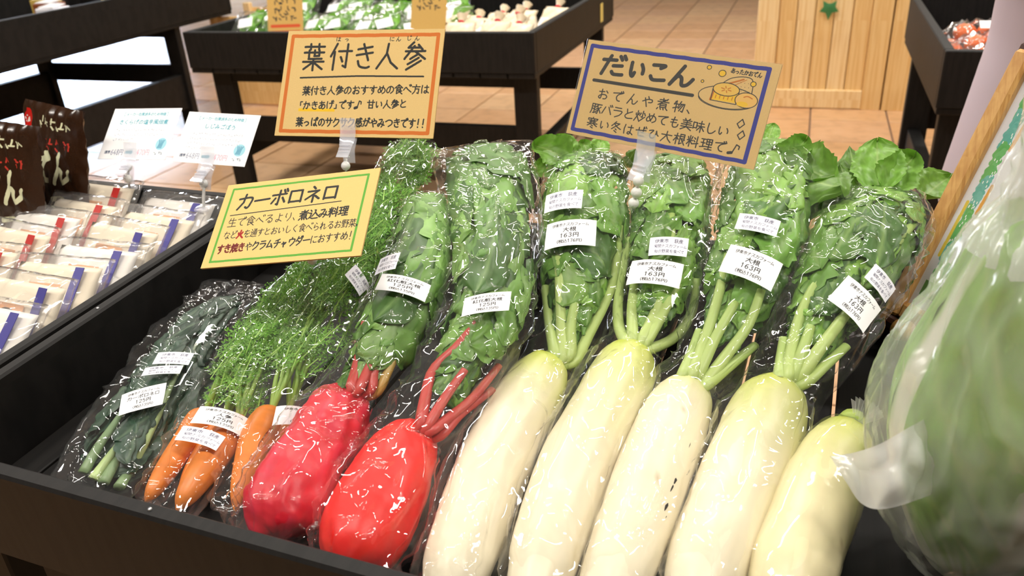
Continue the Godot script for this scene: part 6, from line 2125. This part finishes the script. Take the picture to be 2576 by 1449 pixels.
# ---------------------------------------------------------------- pine counter and crates
func counter() -> void:
	var z := -4.86
	var x0 := -0.265
	var x1 := 0.415
	var t := thing("pine_counter", "pale pine counter with upright boards in a frame", "counter", Vector3(0.08, 0, z - 0.25))
	var h := 0.95
	part("corner_post", box_mesh(Vector3(0.11, h, 0.03), 0.003), mats.pine, t, Transform3D(Basis(), Vector3(x0 + 0.055, h / 2, z)))
	part("corner_post", box_mesh(Vector3(0.10, h, 0.03), 0.003), mats.pine2, t, Transform3D(Basis(), Vector3(x1 - 0.05, h / 2, z)))
	part("bottom_rail", box_mesh(Vector3(x1 - x0 - 0.21, 0.10, 0.03), 0.003), mats.pine, t, Transform3D(Basis(), Vector3((x0 + x1) / 2 + 0.005, 0.055, z + 0.002)))
	part("top_rail", box_mesh(Vector3(x1 - x0 - 0.21, 0.10, 0.03), 0.003), mats.pine, t, Transform3D(Basis(), Vector3((x0 + x1) / 2 + 0.005, h - 0.05, z + 0.002)))
	var n := 5
	var a := x0 + 0.11
	var w := (x1 - 0.10 - a) / n
	for k in n:
		part("board", box_mesh(Vector3(w - 0.004, h - 0.2, 0.018), 0.004), [mats.pine2, mats.pine][k % 2], t, Transform3D(Basis(), Vector3(a + (k + 0.5) * w, h / 2, z - 0.008 - 0.001 * (k % 2))))
	part("backing", box_mesh(Vector3(x1 - x0, h, 0.02), 0.002), mats.pine2, t, Transform3D(Basis(), Vector3((x0 + x1) / 2, h / 2, z - 0.032)))
	for x in [x0 + 0.01, x1 - 0.01]:
		part("side_panel", box_mesh(Vector3(0.02, h, 0.46), 0.002), mats.pine, t, Transform3D(Basis(), Vector3(x, h / 2, z - 0.272)))
	part("worktop", box_mesh(Vector3(x1 - x0 + 0.06, 0.03, 0.56), 0.004), mats.pine, t, Transform3D(Basis(), Vector3((x0 + x1) / 2, h + 0.015, z - 0.25)))
	var t2 := thing("pine_counter", "narrow pine counter end standing against the wider one", "counter", Vector3(0.60, 0, z - 0.2))
	part("front_board", box_mesh(Vector3(0.34, h, 0.03), 0.003), mats.pine2, t2, Transform3D(Basis(), Vector3(0.423 + 0.17, h / 2, z + 0.006)))
	for x in [0.433, 0.753]:
		part("side_panel", box_mesh(Vector3(0.02, h, 0.44), 0.002), mats.pine2, t2, Transform3D(Basis(), Vector3(x, h / 2, z - 0.232)))
	part("worktop", box_mesh(Vector3(0.34, 0.03, 0.50), 0.004), mats.pine2, t2, Transform3D(Basis(), Vector3(0.593, h + 0.015, z - 0.22)))
	# a sprig of ivy hanging down the boards
	var lf := lvl(2086, 22, 0.0)
	var dirv := ray(2086, 22)
	var hit := cam_pos + dirv * ((z + 0.028 - cam_pos.z) / dirv.z)
	var iv := thing("ivy_sprig", "small green ivy sprig hanging down the pine boards", "ivy", Vector3(hit.x, h, z + 0.03))
	var st := MB.new()
	st.tube([Vector3(hit.x - 0.02, h + 0.032, z - 0.03), Vector3(hit.x - 0.018, h + 0.04, z + 0.035), Vector3(hit.x - 0.01, h - 0.1, z + 0.03), Vector3(hit.x - 0.008, hit.y + 0.05, z + 0.028)], [0.002, 0.002, 0.002, 0.0015], 6)
	part("stem", st.mesh(), std(Color(0.36, 0.44, 0.24), 0.6, "ivy stem"), iv)
	var ivm := MB.new()
	ivm.colored = true
	var cen := ivm.add(Vector3(0, 0, 0.006), Vector2.ZERO, Color(0.05, 0.20, 0.07))
	var tips := [[0, -0.05], [0.014, -0.018], [0.042, -0.012], [0.026, 0.010], [0.030, 0.036], [0.006, 0.024], [-0.006, 0.024], [-0.030, 0.036], [-0.026, 0.010], [-0.042, -0.012], [-0.014, -0.018]]
	var first := -1
	var prev := -1
	for q in tips:
		var k := ivm.add(Vector3(q[0], q[1], 0), Vector2.ZERO, Color(0.06, 0.24, 0.09))
		if prev >= 0: ivm.tri(cen, prev, k)
		else: first = k
		prev = k
	ivm.tri(cen, prev, first)
	var ivmesh := ivm.mesh()
	part("leaf", ivmesh, mats.leaf, iv, Transform3D(Basis().scaled(Vector3.ONE * 1.15), Vector3(hit.x, hit.y, z + 0.034)))
	part("leaf", ivmesh, mats.leaf, iv, Transform3D(Basis(Vector3.BACK, 0.7).scaled(Vector3.ONE * 0.7), Vector3(hit.x - 0.022, hit.y + 0.09, z + 0.034)))
	# a pine crate behind the table with the greens
	var c := Vector3(-3.06, 0, -4.72)
	var cr_ := thing("pine_crate", "knotty pine crate standing behind the table of bagged greens", "crate", c)
	for k in 3:
		for s in [1.0, -1.0]:
			part("slat", box_mesh(Vector3(1.10, 0.17, 0.02), 0.003), [mats.pine2, mats.pine][k % 2], cr_, Transform3D(Basis(), c + Vector3(0, 0.10 + k * 0.19, 0.2 * s)))
	for s in [1.0, -1.0]:
		for q in [1.0, -1.0]:
			part("post", box_mesh(Vector3(0.05, 0.60, 0.04), 0.003), mats.pine, cr_, Transform3D(Basis(), c + Vector3(0.52 * s, 0.30, 0.17 * q)))

const ORD := ["first", "second", "third", "fourth", "fifth", "sixth", "seventh"]
# ---------------------------------------------------------------- goods on the tables behind
func far_goods() -> void:
	var top := 0.747
	# bagged greens on the middle table
	var bl := []
	for k in 3:
		bl.append(blade(300 + k, 0.13, 0.075, 0.22, [0.4, -0.3, 0.6][k], 8, 12, Color(0.18, 0.42, 0.04) * [1.0, 0.6, 1.25][k], Color(0.30, 0.46, 0.14)))
	var fm := pillow(0.17, 0.24, 0.10, 18, 3.0, 0.016)
	var lab := box_mesh(Vector3(0.07, 0.045, 0.001), 0.0002)
	var bag0: Node3D
	var spots := []
	for r in 3:
		for k in 7:
			rng.seed = 3000 + r * 20 + k
			spots.append(Vector3(-2.33 + k * 0.135 + rng.randf_range(-0.02, 0.02), top - 0.145, -3.09 - r * 0.22))
	var shared := "clear bag of green leaves with a white label on the middle table"
	for i in spots.size():
		rng.seed = 4000 + i
		var o: Vector3 = spots[i]
		var b := Basis(Vector3.UP, rng.randf_range(-0.5, 0.5)) * Basis(Vector3.RIGHT, rng.randf_range(-1.0, -0.7))
		var t: Node3D
		if bag0 == null:
			t = thing("bagged_greens", shared, "greens", o, "bags of green leaves on the middle table")
			for k in 9:
				var d := Vector3(rng.randf_range(-0.45, 0.45), 1, rng.randf_range(-0.12, 0.12))
				part("leaf", bl[k % 3], mats.leaf, t, placed(o + Vector3((k % 3 - 1) * 0.032, 0.03 + (k / 3) * 0.045, 0.015 * (k % 3 - 1)), d, Vector3(rng.randf_range(-0.5, 0.5), 0.1, 1)))
			part("film", fm, mats.film_stiff2, t, Transform3D(Basis(), o))
			part("label", lab, mats.paper, t, Transform3D(Basis(Vector3.BACK, 0.2), o + Vector3(0.01, 0.15, 0.050)))
			bag0 = t
		else:
			t = bag0.duplicate()
			t.name = numbered("bagged_greens")
			add_child(t)
		t.position = o
		t.basis = b
		t.set_meta("label", "clear bag of green leaves, %s from the snack bags in the %s row" % [ORD[6 - i % 7], ["front", "second", "back"][i / 7]])
	# pale snack bags with red ties
	var sn := pillow(0.13, 0.19, 0.07, 14, 9.0, 0.010)
	var snm := std(Color(0.91, 0.84, 0.72), 0.35, "pale snack bag")
	var tie := std(Color(0.78, 0.10, 0.16), 0.5, "red ribbon")
	var s0: Node3D
	var i := 0
	for r in 3:
		for k in 4:
			rng.seed = 5000 + i
			var o := Vector3(-1.44 + k * 0.118 + rng.randf_range(-0.012, 0.012), top - 0.145, -3.07 - r * 0.19)
			var t: Node3D
			if s0 == null:
				t = thing("snack_bag", "pale snack bag tied with a red ribbon on the middle table", "snack bag", o, "pale snack bags on the middle table")
				part("pouch", sn, snm, t, Transform3D(Basis(), o))
				part("gathered_top", lathe([Vector2(0.012, 0.0), Vector2(0.008, 0.010), Vector2(0.018, 0.030), Vector2(0.024, 0.044)], 7), snm, t, Transform3D(Basis(), o + Vector3(0, 0.178, 0)))
				part("ribbon", lathe([Vector2(0.012, -0.004), Vector2(0.015, 0.0), Vector2(0.012, 0.006)], 14), tie, t, Transform3D(Basis(), o + Vector3(0, 0.188, 0)))
				part("sticker", lab, mats.paper, t, Transform3D(Basis(), o + Vector3(0, 0.09, 0.0345)))
				s0 = t
			else:
				t = s0.duplicate()
				t.name = numbered("snack_bag")
				add_child(t)
			t.position = o
			t.set_meta("label", "pale snack bag with a red ribbon, %s from the bagged greens in the %s row" % [ORD[k], ["front", "second", "back"][r]])
			t.basis = Basis(Vector3.UP, rng.randf_range(-0.45, 0.45)) * Basis(Vector3.RIGHT, rng.randf_range(-1.05, -0.7))
			i += 1
	# two tan cards among them
	for q in [[Vector3(-2.12, top + 0.02, -3.14), 0.18, "tan handwritten card with red lines among the bagged greens", true], [Vector3(-1.47, top + 0.05, -3.20), -0.05, "tan handwritten card standing between greens and snack bags", false]]:
		var im := blank(256, 340, Color(0.83, 0.66, 0.36), 0.02, 2)
		for k in 3: marks_line(im, Vector2(40, 60 + k * 52), Vector2(206, 60 + k * 52), 38, 7, INK, 20 + k)
		if q[3]:
			for k in 3: pen(im, [Vector2(30, 220 + k * 40), Vector2(226, 220 + k * 40)], 20, Color(0.85, 0.33, 0.16))
		var b := Basis(Vector3.UP, q[1]) * Basis(Vector3.RIGHT, -0.35)
		card("cardboard_sign", q[2], Transform3D(Basis(b.x * 0.16, b.y * 0.22, b.z), q[0]), printed(im, 0.8, "card print"), std(Color(0.80, 0.66, 0.40), 0.8, "card"), 0.002)
	# a yellow tag stuck on the table's corner
	var mt := find_child("display_table_002", false, false)
	part("tag", box_mesh(Vector3(0.002, 0.085, 0.05), 0.0005), std(Color(0.88, 0.80, 0.45), 0.7, "yellow tape"), mt, Transform3D(Basis(), Vector3(-0.933, 0.655, -3.98)))
	# oranges in clear bags on the table by the person
	var om := sphere_mesh(0.036, 0.88, 24)
	var orange := std(Color(0.90, 0.40, 0.03), 0.35, "orange peel")
	orange.heightmap_enabled = true
	orange.heightmap_texture = noise_tex(0.12, [], 128)
	orange.heightmap_scale = 0.06
	var cal := std(Color(0.35, 0.42, 0.16), 0.7, "calyx")
	var of := pillow(0.24, 0.22, 0.13, 20, 5.0, 0.018)
	var bi := 0
	for bo in [Vector3(0.535, top - 0.10, -2.78), Vector3(0.545, top - 0.10, -2.98), Vector3(0.54, top - 0.10, -3.20), Vector3(0.79, top - 0.10, -2.80), Vector3(0.80, top - 0.10, -3.02)]:
		rng.seed = 6000 + bi
		for k in 7:
			var oo: Vector3 = bo + Vector3([-0.07, 0.0, 0.07, -0.035, 0.035, -0.07, 0.04][k], [-0.008, -0.008, -0.008, 0.05, 0.05, -0.008, -0.008][k], [0.035, 0.04, 0.03, 0.0, -0.005, -0.042, -0.04][k])
			var t := thing("orange", "small bright orange in the %s clear bag %s" % [["first", "second", "third", "first", "second"][bi], ["along the table's side board", "away from the side board"][bi / 3]], "orange", oo, "oranges in clear bags")
			part("fruit", om, orange, t, Transform3D(Basis(Vector3.RIGHT, rng.randf_range(-0.5, 0.5)), oo))
			part("calyx", sphere_mesh(0.005, 0.4, 8), cal, t, Transform3D(Basis(), oo + Vector3(0, 0.0315, 0)))
		var t := thing("plastic_bag", "%s clear bag of small oranges %s" % [["first", "second", "third", "first", "second"][bi], ["along the table's side board", "away from the side board"][bi / 3]], "bag", bo, "clear bags of oranges")
		part("film", of, mats.film_stiff2, t, Transform3D(Basis(Vector3.RIGHT, -PI / 2), bo + Vector3(0, 0.022, 0.11)))
		part("label", lab, mats.paper, t, Transform3D(Basis(Vector3.RIGHT, -1.2), bo + Vector3(0.03, 0.088, 0.06)))
		bi += 1
	# boxes and cards on the table by the bright floor
	var lt := 0.80
	var kinds := [[Color(0.93, 0.93, 0.95), "white printed carton on the table by the bright floor"], [Color(0.55, 0.30, 0.16), "brown paper packet on the table by the bright floor"], [Color(0.82, 0.70, 0.36), "tan price tag card on the table by the bright floor"]]
	for k in 12:
		rng.seed = 7000 + k
		var kk: Array = kinds[k % 3]
		var o := Vector3(-3.64 - 0.2 * (k % 3), lt - 0.16, -2.35 - 0.17 * k)
		var t := thing("carton", "%s, %s of its kind from the table's end" % [kk[1].replace(" on the table by the bright floor", " by the bright floor"), ORD[k / 3]], "carton", o, "packets on the table by the bright floor")
		var mm := std(kk[0], 0.5, "carton")
		part("body", box_mesh(Vector3(0.13, 0.15, 0.10), 0.004), mm, t, Transform3D(Basis(Vector3.UP, rng.randf_range(-0.3, 0.3)), o + Vector3(0, 0.075, 0)))
		part("flap", box_mesh(Vector3(0.11, 0.004, 0.08), 0.001), mats.paper, t, Transform3D(Basis(Vector3.UP, rng.randf_range(-0.3, 0.3)) * Basis(Vector3.RIGHT, 0.12), o + Vector3(0, 0.158, 0)))

func _ready() -> void:
	set_camera()
	set_world()
	make_materials()
	set_noise()
	lamps()
	room()
	main_trays()
	plain_table("display_table", "black slatted table with bagged greens and pale snack bags", -2.483, -0.935, -2.913, -4.25, 0.747, 0.15, "")
	plain_table("display_table", "black slatted table holding bags of oranges", 0.375, 1.75, -2.63, -3.75, 0.747, 0.165, "")
	plain_table("display_table", "black slatted table standing by the sunlit floor", -4.65, -3.45, -1.6, -4.55, 0.80, 0.20, "", 0.5, 0.20)
	make_leaves()
	daikons()
	red_radishes()
	kale()
	carrots()
	signs()
	packets()
	cabbage()
	frame_easel()
	counter()
	far_goods()
	person()
